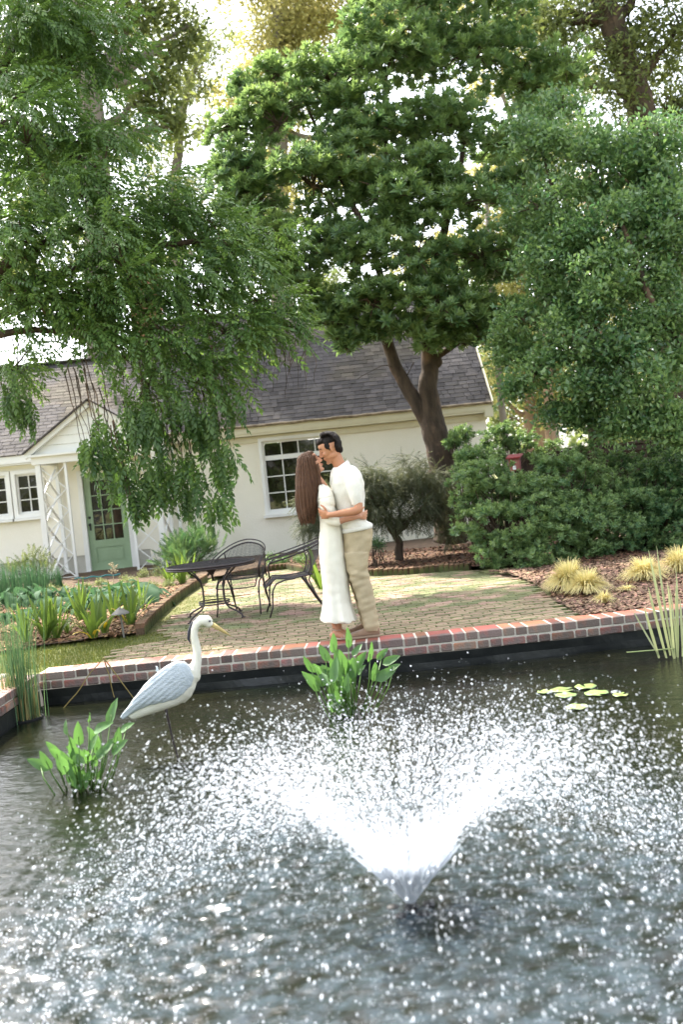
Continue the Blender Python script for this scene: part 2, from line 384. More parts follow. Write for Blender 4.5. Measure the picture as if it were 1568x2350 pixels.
# pale stone slab at the pond's left corner
mb = MB(); mb.box((POND_X0-.83, 8.2, -.035), (1.0, 1.35, .07), bevel=.01); mb.build('stone_slab', M['stone'], label='pale grey stone slab at the left corner of the pond', cat='slab')

# ------------------------------------------------------------ patio, beds
def in_poly(x, y, poly):
    c = False; n = len(poly)
    for i in range(n):
        x1, y1 = poly[i]; x2, y2 = poly[(i+1) % n]
        if (y1 > y) != (y2 > y) and x < (x2-x1)*(y-y1)/(y2-y1)+x1: c = not c
    return c
L_EDGE = [PZ(x, y, 0).xy for x, y in ((322, 1452), (350, 1420), (385, 1388), (420, 1362), (448, 1344), (470, 1331))]      # brick edging of the left bed
B_EDGE = [PZ(x, y, 0).xy for x, y in ((470, 1331), (530, 1322), (600, 1310), (660, 1302), (720, 1312), (780, 1318), (860, 1318), (940, 1314), (1010, 1308), (1080, 1304))]
R_EDGE = [PZ(x, y, 0).xy for x, y in ((1080, 1304), (1190, 1322), (1240, 1350), (1290, 1384), (1318, 1402))]
PATIO = [(L_EDGE[0].x-.9, 8.8)] + [(p.x, p.y) for p in L_EDGE] + [(p.x, p.y) for p in B_EDGE[1:]] + [(p.x, p.y) for p in R_EDGE[1:]] + [(2.2, 8.92)]
PATIO[0] = (-2.35, 8.92)
def sheet(name, poly, z, m, **k):
    me = bpy.data.meshes.new(name); me.from_pydata([(x, y, z) for x, y in poly], [], [tuple(range(len(poly)))]); me.materials.append(m); return obj(name, me, **k)
patio = sheet('patio', PATIO, -.034, M['moss'], kind='structure')
def patio_bricks():
    cells = []; ang = R_(3)
    ca, sa = math.cos(ang), math.sin(ang)
    for i in range(-24, 30):
        for j in range(0, 104):
            px, py, rot = (i+.5*(j % 2))*.203+.02*math.sin(j*1.7), 8.86+j*.1035, 0
            x, y = px*ca-(py-8.8)*sa, 8.8+px*sa+(py-8.8)*ca
            if y < edge_y(x)+CW+.05 or not in_poly(x, y, PATIO): continue
            if noise.noise(V3((x*.9, y*.9, 5)))*1.2 + max(0, (-1.2-x))*.9 + max(0, 9.5-y)*.15 > .75 and x < -.9: continue     # swallowed by turf
            cells.append((y, x, rot+ang))
    cells.sort()
    vis = [c for c in cells if -.36*c[0] < c[1] < .36*c[0]]
    first = set(vis[:300]); r = random.Random(8)
    mb = MB(); mb.box((0, 0, 0), (.194, .095, .03), bevel=.004); me = mb.mesh('brick', M['brickpave'])
    rest = MB()
    for (y, x, a) in cells:
        dz = r.uniform(-.004, .003); tx, ty = r.uniform(-.012, .012), r.uniform(-.012, .012)
        if (y, x, a) in first:
            o = obj('brick', me, patio); o.location = (x, y, -.034+dz); o.rotation_euler = (tx, ty, a+r.uniform(-.02, .02))
        else:
            R = Matrix.Rotation(a+r.uniform(-.02, .02), 3, 'Z') @ Matrix.Rotation(tx, 3, 'X')
            rest.box((x, y, -.034+dz), (.194, .095, .03), R, tint=r.random(), bevel=.004)
    rest.build('bricks', M['brickpave'], patio, kind='stuff')
patio_bricks()

def edging(name, pts, label, h=.12, parent=None):
    t = thing(name, label, 'edging', (pts[0].x, pts[0].y, 0))
    mb = MB(); mb.box((0, 0, 0), (.062, .10, h+.06), bevel=.005); me = mb.mesh('brick', M['brickedge'])
    r = random.Random(len(pts)); back = MB()
    for a, b in zip(pts[:-1], pts[1:]):
        n = max(1, int((b-a).length/.072)); ang = math.atan2(b.y-a.y, b.x-a.x)
        for i in range(n):
            q = a+(b-a)*((i+.5)/n); o = obj('brick', me, t); o.location = (q.x, q.y, h/2-.05+r.uniform(-.006, .006)); o.rotation_euler = (r.uniform(-.03, .03), 0, ang+r.uniform(-.03, .03))
        back.bar((a.x, a.y, h/2-.07), (b.x, b.y, h/2-.07), .09, h)
    back.build('mortar', M['soil'], t); return t
edging('brick_edging', L_EDGE, 'mossy brick-on-end edging between the left flower bed and the patio')
edging('brick_edging', B_EDGE[1:5], 'brick edging of the bed behind the iron chairs, under the window', h=.10)
edging('brick_edging', B_EDGE[5:], 'low curved brick edging behind the couple, in front of the small maple', h=.10)

def heightfield(name, x0, x1, y0, y1, poly, hfun, m, n=60, **k):
    xs = np.linspace(x0, x1, n); ys = np.linspace(y0, y1, n); v = []; idx = {}; f = []
    for i, x in enumerate(xs):
        for j, y in enumerate(ys): v.append((x, y, hfun(x, y)))
    for i in range(n-1):
        for j in range(n-1):
            if in_poly((xs[i]+xs[i+1])/2, (ys[j]+ys[j+1])/2, poly): a = i*n+j; f.append((a, a+n, a+n+1, a+1))
    mb = MB(); mb.add(v, f); return mb.build(name, m, smooth=True, **k)
def nzf(x, y, s, seed=0): return noise.noise(V3((x*s, y*s, seed)))
LBED = [(-9, 9.9)] + [(PZ(x, y, 0).x, PZ(x, y, 0).y) for x, y in ((0, 1492), (90, 1478), (200, 1466), (290, 1455))] + [(p.x-.03, p.y) for p in L_EDGE] + [(L_EDGE[-1].x+.1, 21.3), (-9, 21.3)]
BBED = [(p.x, p.y+.03) for p in B_EDGE] + [(2.3, 14.3), (2.6, 12.9), (3.4, 13), (5.2, 13), (9, 14), (9, 21.3), (L_EDGE[-1].x+.08, 21.3)]
RBED = [(R_EDGE[1].x, R_EDGE[1].y)] + [(p.x+.03, p.y) for p in R_EDGE[2:]] + [(2.15, 8.91), (2.66, 8.98), (3.6, 9.14), (4.6, 9.36), (5.6, 9.6), (10, 9.5), (10, 13.2), (1.9, 13.3)]
hl = lambda x, y: -.02+.06*min(1, max(0, (y-10)/2))+.025*nzf(x, y, 1.5)+.012*nzf(x, y, 7)
hb = lambda x, y: .03+.03*nzf(x, y, 1.2)+.01*nzf(x, y, 8)
hr = lambda x, y: -.015+.02*nzf(x, y, 1.5)+.01*nzf(x, y, 8)+.03*min(1, max(0, (y-9.5)/3))
heightfield('flower_bed', -9, -1, 9.5, 21.3, LBED, hl, M['soil'], 90, kind='structure')
heightfield('flower_bed', -2.5, 9, 12.8, 21.4, BBED, hb, M['soil'], 90, kind='structure')
heightfield('mulch_bed', 1.4, 10, 8.7, 13.4, RBED, hr, M['soil'], 90, kind='structure')

# ------------------------------------------------------------ scattering small pieces as one real mesh
def rotmats(x, z):
    """rows -> matrices whose columns are the axes; x, z arrays (n,3)"""
    x = x/np.linalg.norm(x, axis=1, keepdims=True); z = z-(z*x).sum(1, keepdims=True)*x
    nz = np.linalg.norm(z, axis=1, keepdims=True); z = np.where(nz < 1e-5, np.array([[0, 1, 0.]]), z/np.maximum(nz, 1e-5))
    y = np.cross(z, x); return np.stack([x, y, z], 2)
def scatter(tv, tt, pos, R, s, tint_i, tint_v=None):
    n, k = len(pos), len(tv)
    V = np.einsum('nij,kj->nki', R, tv)*s[:, None, None] + pos[:, None, :]
    T = (tt[None] + (np.arange(n)*k)[:, None, None]).reshape(-1, 3)
    ti = np.repeat(tint_i[:, None], k, 1) + (tint_v[None, :] if tint_v is not None else 0)
    return V.reshape(-1, 3), T, ti.ravel()
def randu(n):
    a = rng.normal(size=(n, 3)); return a/np.linalg.norm(a, axis=1, keepdims=True)
CHIP_V = np.array([[-.5, -.2, 0], [.4, -.25, .05], [.5, .2, 0], [-.4, .25, .06], [0, 0, .14]]); CHIP_T = np.array([[0, 1, 4], [1, 2, 4], [2, 3, 4], [3, 0, 4]])
def litter(name, poly, hfun, n, size, m, bbox, mask=None, lift=.012, **k):
    x0, x1, y0, y1 = bbox; pts = []
    while len(pts) < n:
        x = random.uniform(x0, x1); y = y0+(y1-y0)*random.random()**1.25
        if not in_poly(x, y, poly): continue
        if mask and not mask(x, y): continue
        pts.append((x, y, hfun(x, y)+random.uniform(0, lift)))
    pos = np.array(pts); n = len(pos)
    zz = randu(n)*.45+np.array([0, 0, 1]); R = rotmats(randu(n)*np.array([1, 1, .3]), zz)
    V, T, ti = scatter(CHIP_V, CHIP_T, pos, R, rng.uniform(.6, 1.4, n)*size, rng.uniform(0, 1, n))
    return obj(name, tri_mesh(name, V, T, m, ti), kind='stuff', **k)
litter('bark_chips', RBED, hr, 24000, .052, M['mulch'], (1.5, 6, 8.8, 13.3), label='reddish brown bark mulch on the right bed')
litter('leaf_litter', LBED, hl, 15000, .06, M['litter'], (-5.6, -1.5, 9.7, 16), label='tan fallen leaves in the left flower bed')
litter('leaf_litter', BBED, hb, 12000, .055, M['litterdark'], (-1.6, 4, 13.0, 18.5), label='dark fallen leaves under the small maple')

def blades(name, pts, h, w, m, lean=.4, segs=2, tint0=0, label=None, parent=None, hvar=.4, kind='stuff', curl=1.0):
    """grass-like blades rising from points, each a tapering folded strip"""
    n = len(pts); pos = np.asarray(pts, dtype=float); hh = h*rng.uniform(1-hvar, 1+hvar, n)
    a = rng.uniform(0, 2*math.pi, n); dirx = np.stack([np.cos(a), np.sin(a), np.zeros(n)], 1); side = np.stack([-np.sin(a), np.cos(a), np.zeros(n)], 1)
    ln = lean*rng.uniform(.1, 1, n); Vs = []; 
    for k in range(segs+1):
        t = k/segs; c = pos+np.outer(hh*t*(1-.25*ln*t*curl), [0, 0, 1])+dirx*(hh*ln*t**2)[:, None]; ww = w*(1-t**1.5)
        if k == segs: Vs.append(c[:, None])
        else: Vs.append((c-side*ww/2)[:, None]); Vs.append((c+side*ww/2)[:, None])
    V = np.concatenate(Vs, 1); K = V.shape[1]; tt = []
    for k in range(segs-1): b = 2*k; tt += [[b, b+1, b+3], [b, b+3, b+2]]
    b = 2*(segs-1); tt.append([b, b+1, b+2]); tt = np.array(tt)
    T = (tt[None]+(np.arange(n)*K)[:, None, None]).reshape(-1, 3)
    return obj(name, tri_mesh(name, V.reshape(-1, 3), T, m, np.repeat(rng.uniform(0, 1, n), K)), parent, label=label, kind=kind)
M['grass'] = leafmat('grass', (.055, .085, .018), (.16, .17, .045), trans=.3, rough=.7, spec=.2)
def grass_pts(n, test, bbox, z):
    out = []
    x0, x1, y0, y1 = bbox
    while len(out) < n:
        x, y = random.uniform(x0, x1), random.uniform(y0, y1)
        if test(x, y): out.append((x, y, z))
    return out
strip = lambda x, y: y > edge_y(max(x, POND_X0))+CW and not in_poly(x, y, LBED) and (not in_poly(x, y, PATIO) or (x < -.8 and nzf(x, y, 2.2, 3)+(-1.1-x)*.6 > .05)) and x < -.8 and y < 10.9
blades('grass', grass_pts(24000, strip, (-5.2, -.7, 8.7, 11), -.045), .035, .006, M['grass'], lean=.9, label='short green turf between the pond coping and the left bed')
moss = lambda x, y: in_poly(x, y, PATIO) and y > edge_y(x)+CW+.02 and nzf(x, y, 3.0, 9)+.5*nzf(x, y, 9, 2) > -.12
blades('grass', grass_pts(36000, moss, (-2.4, 2.5, 8.8, 14.5), -.03), .016, .005, M['grass'], lean=1.2, label='low moss and grass growing in the patio joints')

# ============================================================ HOUSE
YF = 21.5
house = thing('house', 'cream stucco cottage with dark shingle roof, green porch door and white trim', 'house', (-1.5, YF, 0))
EAVE_L, EAVE_M = 2.60, 2.72
XL0, XJ, XR = -13.0, -4.2, 3.30
YB = 27.6
def wallbox(x0, x1, y0, y1, z0, z1, holes):
    """front wall facing the viewer with real openings"""
    mb = MB(); xs = sorted(set([x0, x1]+[h[0] for h in holes]+[h[1] for h in holes])); zs = sorted(set([z0, z1]+[h[2] for h in holes]+[h[3] for h in holes]))
    T = .18
    for i in range(len(xs)-1):
        for k in range(len(zs)-1):
            cx, cz = (xs[i]+xs[i+1])/2, (zs[k]+zs[k+1])/2
            if any(h[0] < cx < h[1] and h[2] < cz < h[3] for h in holes): continue
            mb.box((cx, y0+T/2, cz), (xs[i+1]-xs[i], T, zs[k+1]-zs[k]))
    return mb
WIN_M = (-1.57, -.02, .92, 2.44)      # opening of the middle window
WIN_L = [(-6.93, -6.40, 1.40, 2.26), (-7.66, -7.13, 1.40, 2.26), (-8.39, -7.86, 1.40, 2.26)]
DOOR = (-5.50, -4.60, .02, 2.10)
mb = wallbox(XL0, XJ, YF, YB, .38, EAVE_L-.02, WIN_L+[(DOOR[0], DOOR[1], .38, DOOR[3])])
mb.box(((XL0-.0+XL0)/2+.09, (YF+YB)/2, 1.5), (.18, YB-YF-.4, 2.2)); mb.build('wall', M['stucco'], house)
mb = wallbox(XJ, XR, YF, YB, -.1, EAVE_M-.02, [WIN_M]); mb.box((XR-.09, (YF+YB)/2+.09, 1.3), (.18, YB-YF-.18, 2.8)); mb.build('wall', M['stucco'], house)
M['foundation'] = mat('foundation', (.58, .56, .50), (.42, .41, .35), scale=2, rough=.95, bump=.4)
mb = MB(); mb.box(((XL0+DOOR[0])/2, YF+.13, .13), (DOOR[0]-XL0, .18, .497)); mb.box(((XJ+DOOR[1])/2, YF+.13, .13), (XJ-DOOR[1], .18, .497)); mb.build('foundation', M['foundation'], house)
mb = MB(); mb.box(((XL0+XR)/2, YF+1.6, 1.2), (XR-XL0-.4, .05, 2.4)); mb.build('inner_wall', M['darkgap'], house)

def roof_plane(name, x0, x1, ye, ze, yr, zr, rake_in=0.0):
    """one slope with its shingles; the nearest/largest are separate pieces"""
    rf = MB(); S = math.hypot(yr-ye, zr-ze); a = math.atan2(zr-ze, yr-ye)
    dy, dz = math.cos(a), math.sin(a); nrm = V3((0, -dz, dy))
    c = V3(((x0+x1)/2, (ye+yr)/2, (ze+zr)/2))-nrm*.05
    R = Matrix(((1, 0, 0), (0, dy, -dz), (0, dz, dy)))
    rf.box(c, (x1-x0, S, .08), R)
    # far slope
    R2 = Matrix(((1, 0, 0), (0, dy, dz), (0, -dz, dy))); c2 = V3((c.x, 2*yr-c.y, c.z)); rf.box(c2, (x1-x0, S, .08), R2)
    o = rf.build(name, M['shingle'], house)
    exp = .145; n = int(S/exp); r = random.Random(int(zr*100)); pcs = []
    for j in range(n+1):
        s = j*exp; x = x0+.02-r.uniform(0, .2)
        while x < x1-.02:
            w = r.choice((.14, .18, .22, .26, .30)); xa, xb = max(x, x0+.01), min(x+w, x1-.01)
            if xb-xa > .03: pcs.append((s, (xa+xb)/2, xb-xa-.008, r.choice((0, 0, .002, .004)), r.random()))
            x += w
    return o, pcs, ye, ze, dy, dz, nrm, R, S
SH = []
for nm, x0, x1, ye, ze, yr, zr in (('roof', XL0-.3, XJ+.02, YF-.28, EAVE_L+.06, 24.6, 4.98), ('roof', XJ-.02, XR+.12, YF-.28, EAVE_M+.06, 24.6, 5.72)):
    SH.append(roof_plane(nm, x0, x1, ye, ze, yr, zr))
for si, (o, pcs, ye, ze, dy, dz, nrm, R, S) in enumerate(SH):
    lim = 90 if si == 0 else 210
    def vis(p):
        w = V3((p[1], ye+dy*p[0], ze+dz*p[0])); q = w-V3((0, 0, EYE)); k = FPX/q.dot(camF); X = 784+q.dot(camR)*k; Yp = 1174.5-q.dot(camU)*k
        return (0 < X < 140 and 880 < Yp < 1080) if si == 0 else (560 < X < 1120 and 800 < Yp)
    cand = [p for p in pcs if vis(p)]; cand.sort(key=lambda p: p[0]); single = set(cand[:lim]); rest = MB()
    shared = {}
    for p in pcs:
        s, x, w, lift, tn = p
        th = .022+lift
        cpos = V3((x, ye+dy*(s+.075-.02), ze+dz*(s+.075-.02))) + nrm*(.004+th/2)
        if p in single:
            key = (round(w, 2), th)
            if key not in shared: mbs = MB(); mbs.box((0, 0, 0), (key[0], .165, th)); shared[key] = mbs.mesh('shingle', M['shingle'])
            q = obj('shingle', shared[key], o); q.matrix_basis = Matrix.Translation(cpos) @ (R @ Matrix.Rotation(R_(-2.5), 3, 'X')).to_4x4()
        else: rest.box(cpos, (w, .165, th), R @ Matrix.Rotation(R_(-2.5), 3, 'X'), tint=tn)
    rest.build('shingles', M['shingle'], o, kind='stuff')
# ridge caps, fascia, gutter, rake boards, gable wall
mb = MB()
mb.bar((XL0-.3, 24.6, 5.03), (XJ, 24.6, 5.03), .26, .04); mb.bar((XJ, 24.6, 5.77), (XR+.12, 24.6, 5.77), .26, .04); mb.build('ridge_cap', M['shingle'], house)
mb = MB()
mb.box(((XL0+DOOR[0]-.95)/2, YF-.25, EAVE_L-.03), (DOOR[0]-.95-XL0, .05, .16)); mb.box(((DOOR[1]+.5+XJ)/2, YF-.25, EAVE_L-.03), (XJ-DOOR[1]-.5, .05, .16))
mb.box(((XL0+XJ)/2, YF-.12, EAVE_L-.13), (XJ-XL0, .24, .03)); mb.build('fascia', M['trim'], house)
mb = MB(); mb.box(((XJ+XR)/2+.05, YF-.25, EAVE_M-.02), (XR-XJ+.12, .05, .15)); mb.box(((XJ+XR)/2, YF-.13, EAVE_M-.12), (XR-XJ, .24, .05)); mb.box(((XJ+XR)/2, YF-.03, EAVE_M-.22), (XR-XJ+.02, .055, .13))
mb.box((XR+.04, YF-.03, EAVE_M-.13), (.18, .5, .22))
mb.build('fascia', M['trimcream'], house)
mb = MB(); v = []
for i in range(160):
    x = XJ+(XR+.1-XJ)*i/159; v.append((x, YF-.33, EAVE_M+.055+.012*nzf(x, 0, 3)))
mb.tube(v, [.028+.012*abs(nzf(i*.13, 2, 3)) for i in range(160)], 7); mb.build('gutter', M['gutter'], house)
mb = MB(); mb.bar((XR+.13, YF-.3, EAVE_M+.02), (XR+.13, 24.6, 5.68), .03, .16); mb.bar((XR+.13, 2*24.6-YF+.3, EAVE_M+.02), (XR+.13, 24.6, 5.68), .03, .16); mb.build('rake_board', M['trimcream'], house)
mb = MB(); mb.add([(XR-.02, YF, EAVE_M-.02), (XR-.02, YB+.1, EAVE_M-.02), (XR-.02, 24.6, 5.6), (XR-.2, YF, EAVE_M-.02), (XR-.2, YB+.1, EAVE_M-.02), (XR-.2, 24.6, 5.6)], [(0, 1, 2), (5, 4, 3), (0, 2, 5, 3), (1, 4, 5, 2)]); 
mb.add([(XJ, YF, EAVE_M-.02), (XJ, YB+.1, EAVE_M-.02), (XJ, 24.6, 5.6), (XJ+.15, YF, EAVE_M-.02), (XJ+.15, YB+.1, EAVE_M-.02), (XJ+.15, 24.6, 5.6)], [(2, 1, 0), (3, 4, 5), (3, 5, 2, 0), (2, 5, 4, 1)]); mb.build('gable_wall', M['stucco'], house)
# chimney
ch = MB(); ch.box((-4.35, 25.0, 5.9), (.70, .55, 2.1)); cho = ch.build('chimney', M['mortar'], house)
mb = MB(); r = random.Random(2)
for k in range(28):
    z = 4.9+k*.075
    for i in range(4): mb.box((-4.35-.26+i*.176+(k % 2)*.0, 25.0-.28, z), (.165, .02, .063), tint=r.random())
    for i in range(3):
        for sx in (-1, 1): mb.box((-4.35+sx*.352, 25-.18+i*.18, z), (.02, .165, .063), tint=r.random())
mb.box((-4.35, 25, 7.0), (.80, .65, .10), tint=.4)
mb.build('brickwork', M['chimney'], cho, kind='stuff')

def window(x0, x1, z0, z1, cols, rows, y=YF, frame=.07, sill=True, transom=None, mt=.022):
    w = thing('window', None, None, ((x0+x1)/2, y, z0)); adopt(w, house)
    mb = MB(); F = frame
    for (a, b, c, d) in ((x0-F, x0, z0-F, z1+F), (x1, x1+F, z0-F, z1+F), (x0, x1, z1, z1+F), (x0, x1, z0-F, z0)):
        mb.box(((a+b)/2, y-.012, (c+d)/2), (b-a, .12, d-c))
    mb.build('frame', M['trim'], w)
    S = .045; mb = MB(); yy = y+.03
    for (a, b, c, d) in ((x0, x0+S, z0, z1), (x1-S, x1, z0, z1), (x0+S, x1-S, z1-S, z1), (x0+S, x1-S, z0, z0+S)):
        mb.box(((a+b)/2, yy, (c+d)/2), (b-a, .045, d-c))
    zt = z0+(z1-z0)*transom if transom else None
    if zt: mb.box(((x0+x1)/2, yy-.01, zt), (x1-x0-2*S, .06, .10))
    mb.build('sash', M['trim'], w)
    if zt: bands = [(z0+S, zt-.05, rows, cols), (zt+.05, z1-S, 1, cols)]
    else: bands = [(z0+S, z1-S, rows, cols)]
    mb = MB()
    for (a, b, rw, cl) in bands:
        dx = (x1-x0-2*S)/cl; dz = (b-a)/rw
        for i in range(1, cl): mb.box((x0+S+i*dx, yy+.004, (a+b)/2), (mt, .028, b-a))
        for k in range(1, rw): mb.box(((x0+x1)/2, yy+.001, a+k*dz), (x1-x0-2*S, .022, mt))
        for i in range(cl):
            for k in range(rw):
                g = MB(); g.box((x0+S+(i+.5)*dx, yy+.02, a+(k+.5)*dz), (dx-mt*.6, .006, dz-mt*.6), R=Matrix.Rotation(random.uniform(-.008, .008), 3, 'Z') @ Matrix.Rotation(random.uniform(-.008, .008), 3, 'X')); g.build('pane', M['glass'], w)
    mb.build('muntin', M['trim'], w)
    if sill: mb = MB(); mb.box(((x0+x1)/2, y-.06, z0-F-.03), (x1-x0+2*F+.06, .17, .05)); mb.build('sill', M['trim'], w)
    return w
window(*WIN_M, 4, 3, transom=.76)
for q in WIN_L: window(*q, 2, 3, frame=.085)

# door
dr = thing('door', None, None, ((DOOR[0]+DOOR[1])/2, YF, DOOR[2])); adopt(dr, house)
x0, x1, z0, z1 = DOOR; y = YF+.03
mb = MB(); F = .10
for (a, b, c, d) in ((x0-F, x0, z0, z1+F), (x1, x1+F, z0, z1+F), (x0, x1, z1, z1+F)): mb.box(((a+b)/2, YF-.02, (c+d)/2), (b-a, .12, d-c))
mb.box(((x0+x1)/2, YF-.02, z0-.02), (x1-x0+.3, .16, .045)); mb.build('frame', M['trim'], dr)
gz0, gz1, gx0, gx1 = z0+.66, z1-.14, x0+.14, x1-.14
mb = MB()
for (a, b, c, d) in ((x0, gx0, z0+.005, z1), (gx1, x1, z0+.005, z1), (gx0, gx1, gz1, z1), (gx0, gx1, z0+.5, gz0), (gx0, gx1, z0+.005, z0+.17)): mb.box(((a+b)/2, y, (c+d)/2), (b-a, .045, d-c))
mb.build('stile', M['door'], dr)
mb = MB(); mb.box(((x0+x1)/2, y+.008, z0+.335), (gx1-gx0, .02, .33)); mb.box(((x0+x1)/2, y-.002, z0+.335), (gx1-gx0-.10, .02, .23)); mb.build('panel', M['door'], dr)
mb = MB(); dx = (gx1-gx0)/3; dz = (gz1-gz0)/4
for i in (1, 2): mb.box((gx0+i*dx, y, (gz0+gz1)/2), (.022, .038, gz1-gz0))
for k in (1, 2, 3): mb.box(((gx0+gx1)/2, y-.001, gz0+k*dz), (gx1-gx0, .034, .022))
mb.build('muntin', M['door'], dr)
for i in range(3):
    for k in range(4): g = MB(); g.box((gx0+(i+.5)*dx, y+.006, gz0+(k+.5)*dz), (dx-.014, .006, dz-.014)); g.build('pane', M['glass'], dr)
mb = MB(); mb.tube([(x0+.065, y-.02, 1.02+.0), (x0+.065, y-.06, 1.02)], .012); mb.ball((x0+.065, y-.075, 1.02), .026); mb.box((x0+.065, y-.028, .98), (.035, .012, .16)); mb.build('handle', M['black'], dr)
mb = MB(); mb.tube([(x0+.065, y-.022, 1.18), (x0+.065, y-.038, 1.18)], .028, 14); mb.build('lock', M['black'], dr)

# porch
YP = 20.15
po = thing('porch', None, None, (-5.0, YP, 0)); adopt(po, house)
pL, pR = P(88, 1067, YP).x, P(88, 1067, YP).x+2.35      # outer edges of the porch front
PX = [P(x*.6272, y*.6272, YP).x for x, y in ((171, 1900), (260, 1900), (497, 1900), (572, 1900))]   # the four post lines
PX = [-6.02, -5.47, -4.21, -3.66]
PTOP = 2.36
def post(x, w, name='post', yy=YP, z0=-.06): b = MB(); b.box((x, yy, (z0+PTOP)/2), (w, w, PTOP-z0)); b.build(name, M['trim'], po)
post(PX[0], .105); post(PX[3], .105); post(PX[1], .05); post(PX[2], .05); post(PX[0]+.01, .07, yy=YF-.1); post(PX[3]-.01, .07, yy=YF-.1)
def lattice(ax, bx, ya, yb, n=5, flipstart=1):
    H_ = PTOP-.12; dz = H_/n
    for i in range(n):
        za, zb = .04+i*dz, .04+(i+1)*dz
        b = MB(); b.bar((ax, ya-.008, za), (bx, yb-.008, zb), .016, .045, up=(0, 1, 0) if ya == yb else (1, 0, 0)); b.build('slat', M['trim'], po)
        b = MB(); b.bar((ax, ya+.010, zb), (bx, yb+.010, za), .016, .045, up=(0, 1, 0) if ya == yb else (1, 0, 0)); b.build('slat', M['trim'], po)
    b = MB(); b.bar((ax, ya, .02), (bx, yb, .02), .035, .05); b.build('rail', M['trim'], po)
lattice(PX[0]+.05, PX[1]-.02, YP, YP); lattice(PX[2]+.02, PX[3]-.05, YP, YP)
lattice(PX[0], PX[0], YP+.05, YF-.14, 4); lattice(PX[3], PX[3], YP+.05, YF-.14, 4)
b = MB(); b.tube([(PX[3]+.17, YF-.25, EAVE_L-.08), (PX[3]+.17, YF-.06, 2.30), (PX[3]+.17, YF-.06, .1), (PX[3]+.17, YF-.16, .02)], .035, 8); b.build('downpipe', M['trim'], house, smooth=True)
# beam, cornice and gable
gx0, gx1 = PX[0]-.13, PX[3]+.13; gm = (gx0+gx1)/2; gz = 2.56; apex = 3.42
mb = MB(); mb.box((gm, YP, 2.44), (gx1-gx0-.06, .16, .16)); mb.box((gm, YP-.03, 2.535), (gx1-gx0+.06, .26, .045))
for sx in (gx0+.09, gx1-.09): mb.box((sx, (YP+.09+YF)/2, 2.44), (.12, YF-YP-.09, .15))
mb.build('beam', M['trim'], po)
# gable boards
nb = 5
for i in range(nb):
    za, zb = gz+(apex-gz)*i/nb, gz+(apex-gz)*(i+1)/nb
    wa = (gx1-gx0)/2*(1-(za-gz)/(apex-gz)); wb = (gx1-gx0)/2*(1-(zb-gz)/(apex-gz))
    b = MB(); b.add([(gm-wa, YP-.02, za), (gm+wa, YP-.02, za), (gm+max(wb, .01), YP, zb-.004), (gm-max(wb, .01), YP, zb-.004), (gm-wa, YP+.03, za), (gm+wa, YP+.03, za), (gm+max(wb, .01), YP+.03, zb-.004), (gm-max(wb, .01), YP+.03, zb-.004)],
          [(0, 1, 2, 3), (7, 6, 5, 4), (0, 4, 5, 1), (1, 5, 6, 2), (2, 6, 7, 3), (3, 7, 4, 0)]); b.build('board', M['trim'], po)
for sx in (-1, 1):
    e = V3((gm+sx*((gx1-gx0)/2+.10), YP-.08, gz-.035)); a = V3((gm, YP-.08, apex+.07))
    b = MB(); b.bar(e, a, .12, .10, up=(0, 0, 1)); b.build('rake_board', M['trim'], po)
    b = MB(); b.bar(e+V3((-sx*.0, .55, .07)), a+V3((0, .55, .07)), 1.35, .03, up=(0, 0, 1)); b.build('roof', M['shingle'], po)
mb = MB(); mb.box((gm, (YP+YF)/2, 2.50), (gx1-gx0-.3, YF-YP-.1, .02)); mb.build('ceiling', M['trimcream'], po)
M['stepbrick'] = mat('step_brick', (.22, .12, .09), (.15, .09, .07), scale=8, rough=.85, rnd=.3, bump=.4)
mb = MB(); mb.box((gm, (YP-.1+YF)/2, -.06), (2.5, YF-YP+.1, .10)); mb.build('slab', M['stone'], po)
for i in range(12): b = MB(); b.box((gm-1.13+i*.205, YP-.15, -.045), (.195, .10, .075), bevel=.004); b.build('brick', M['stepbrick'], po)
mb = MB(); mb.box((-4.93, 20.85, .0), (.95, .55, .018)); mb.build('door_mat', M['matm'], label='dark blue grey door mat on the porch slab before the green door', cat='door mat')
# garden hose on the step
mb = MB(); pts = []
for i in range(60):
    t = i/59; q = P(172+105*t, 1341-14*t+4*math.sin(t*9), 18.6); pts.append((q.x, q.y, .10+.01*math.sin(t*20)))
mb.tube(pts, .014, 6); mb.build('garden_hose', M['hose'], label='teal garden hose lying before the porch step', cat='hose', smooth=True)

# fence behind the azaleas
fence = thing('fence', 'dark brown board fence behind the azaleas on the right', 'fence', (6, 19, 0))
mbm = MB(); mbm.box((0, 0, 0), (.142, .022, 1.62)); bme = mbm.mesh('board', M['fence'])
for i in range(64):
    o = obj('board', bme, fence); o.location = (3.55+i*.1435, 19.0+.012*(i % 2), .77+random.uniform(-.006, .006))
mb = MB(); mb.box((8.1, 19.0, 1.60), (9.3, .12, .045)); mb.box((8.1, 18.97, 1.50), (9.3, .03, .10)); mb.build('rail', M['fence'], fence)
for i in range(5): mb = MB(); mb.box((3.5+i*2.3, 19.07, .8), (.11, .11, 1.68)); mb.build('post', M['fence'], fence)

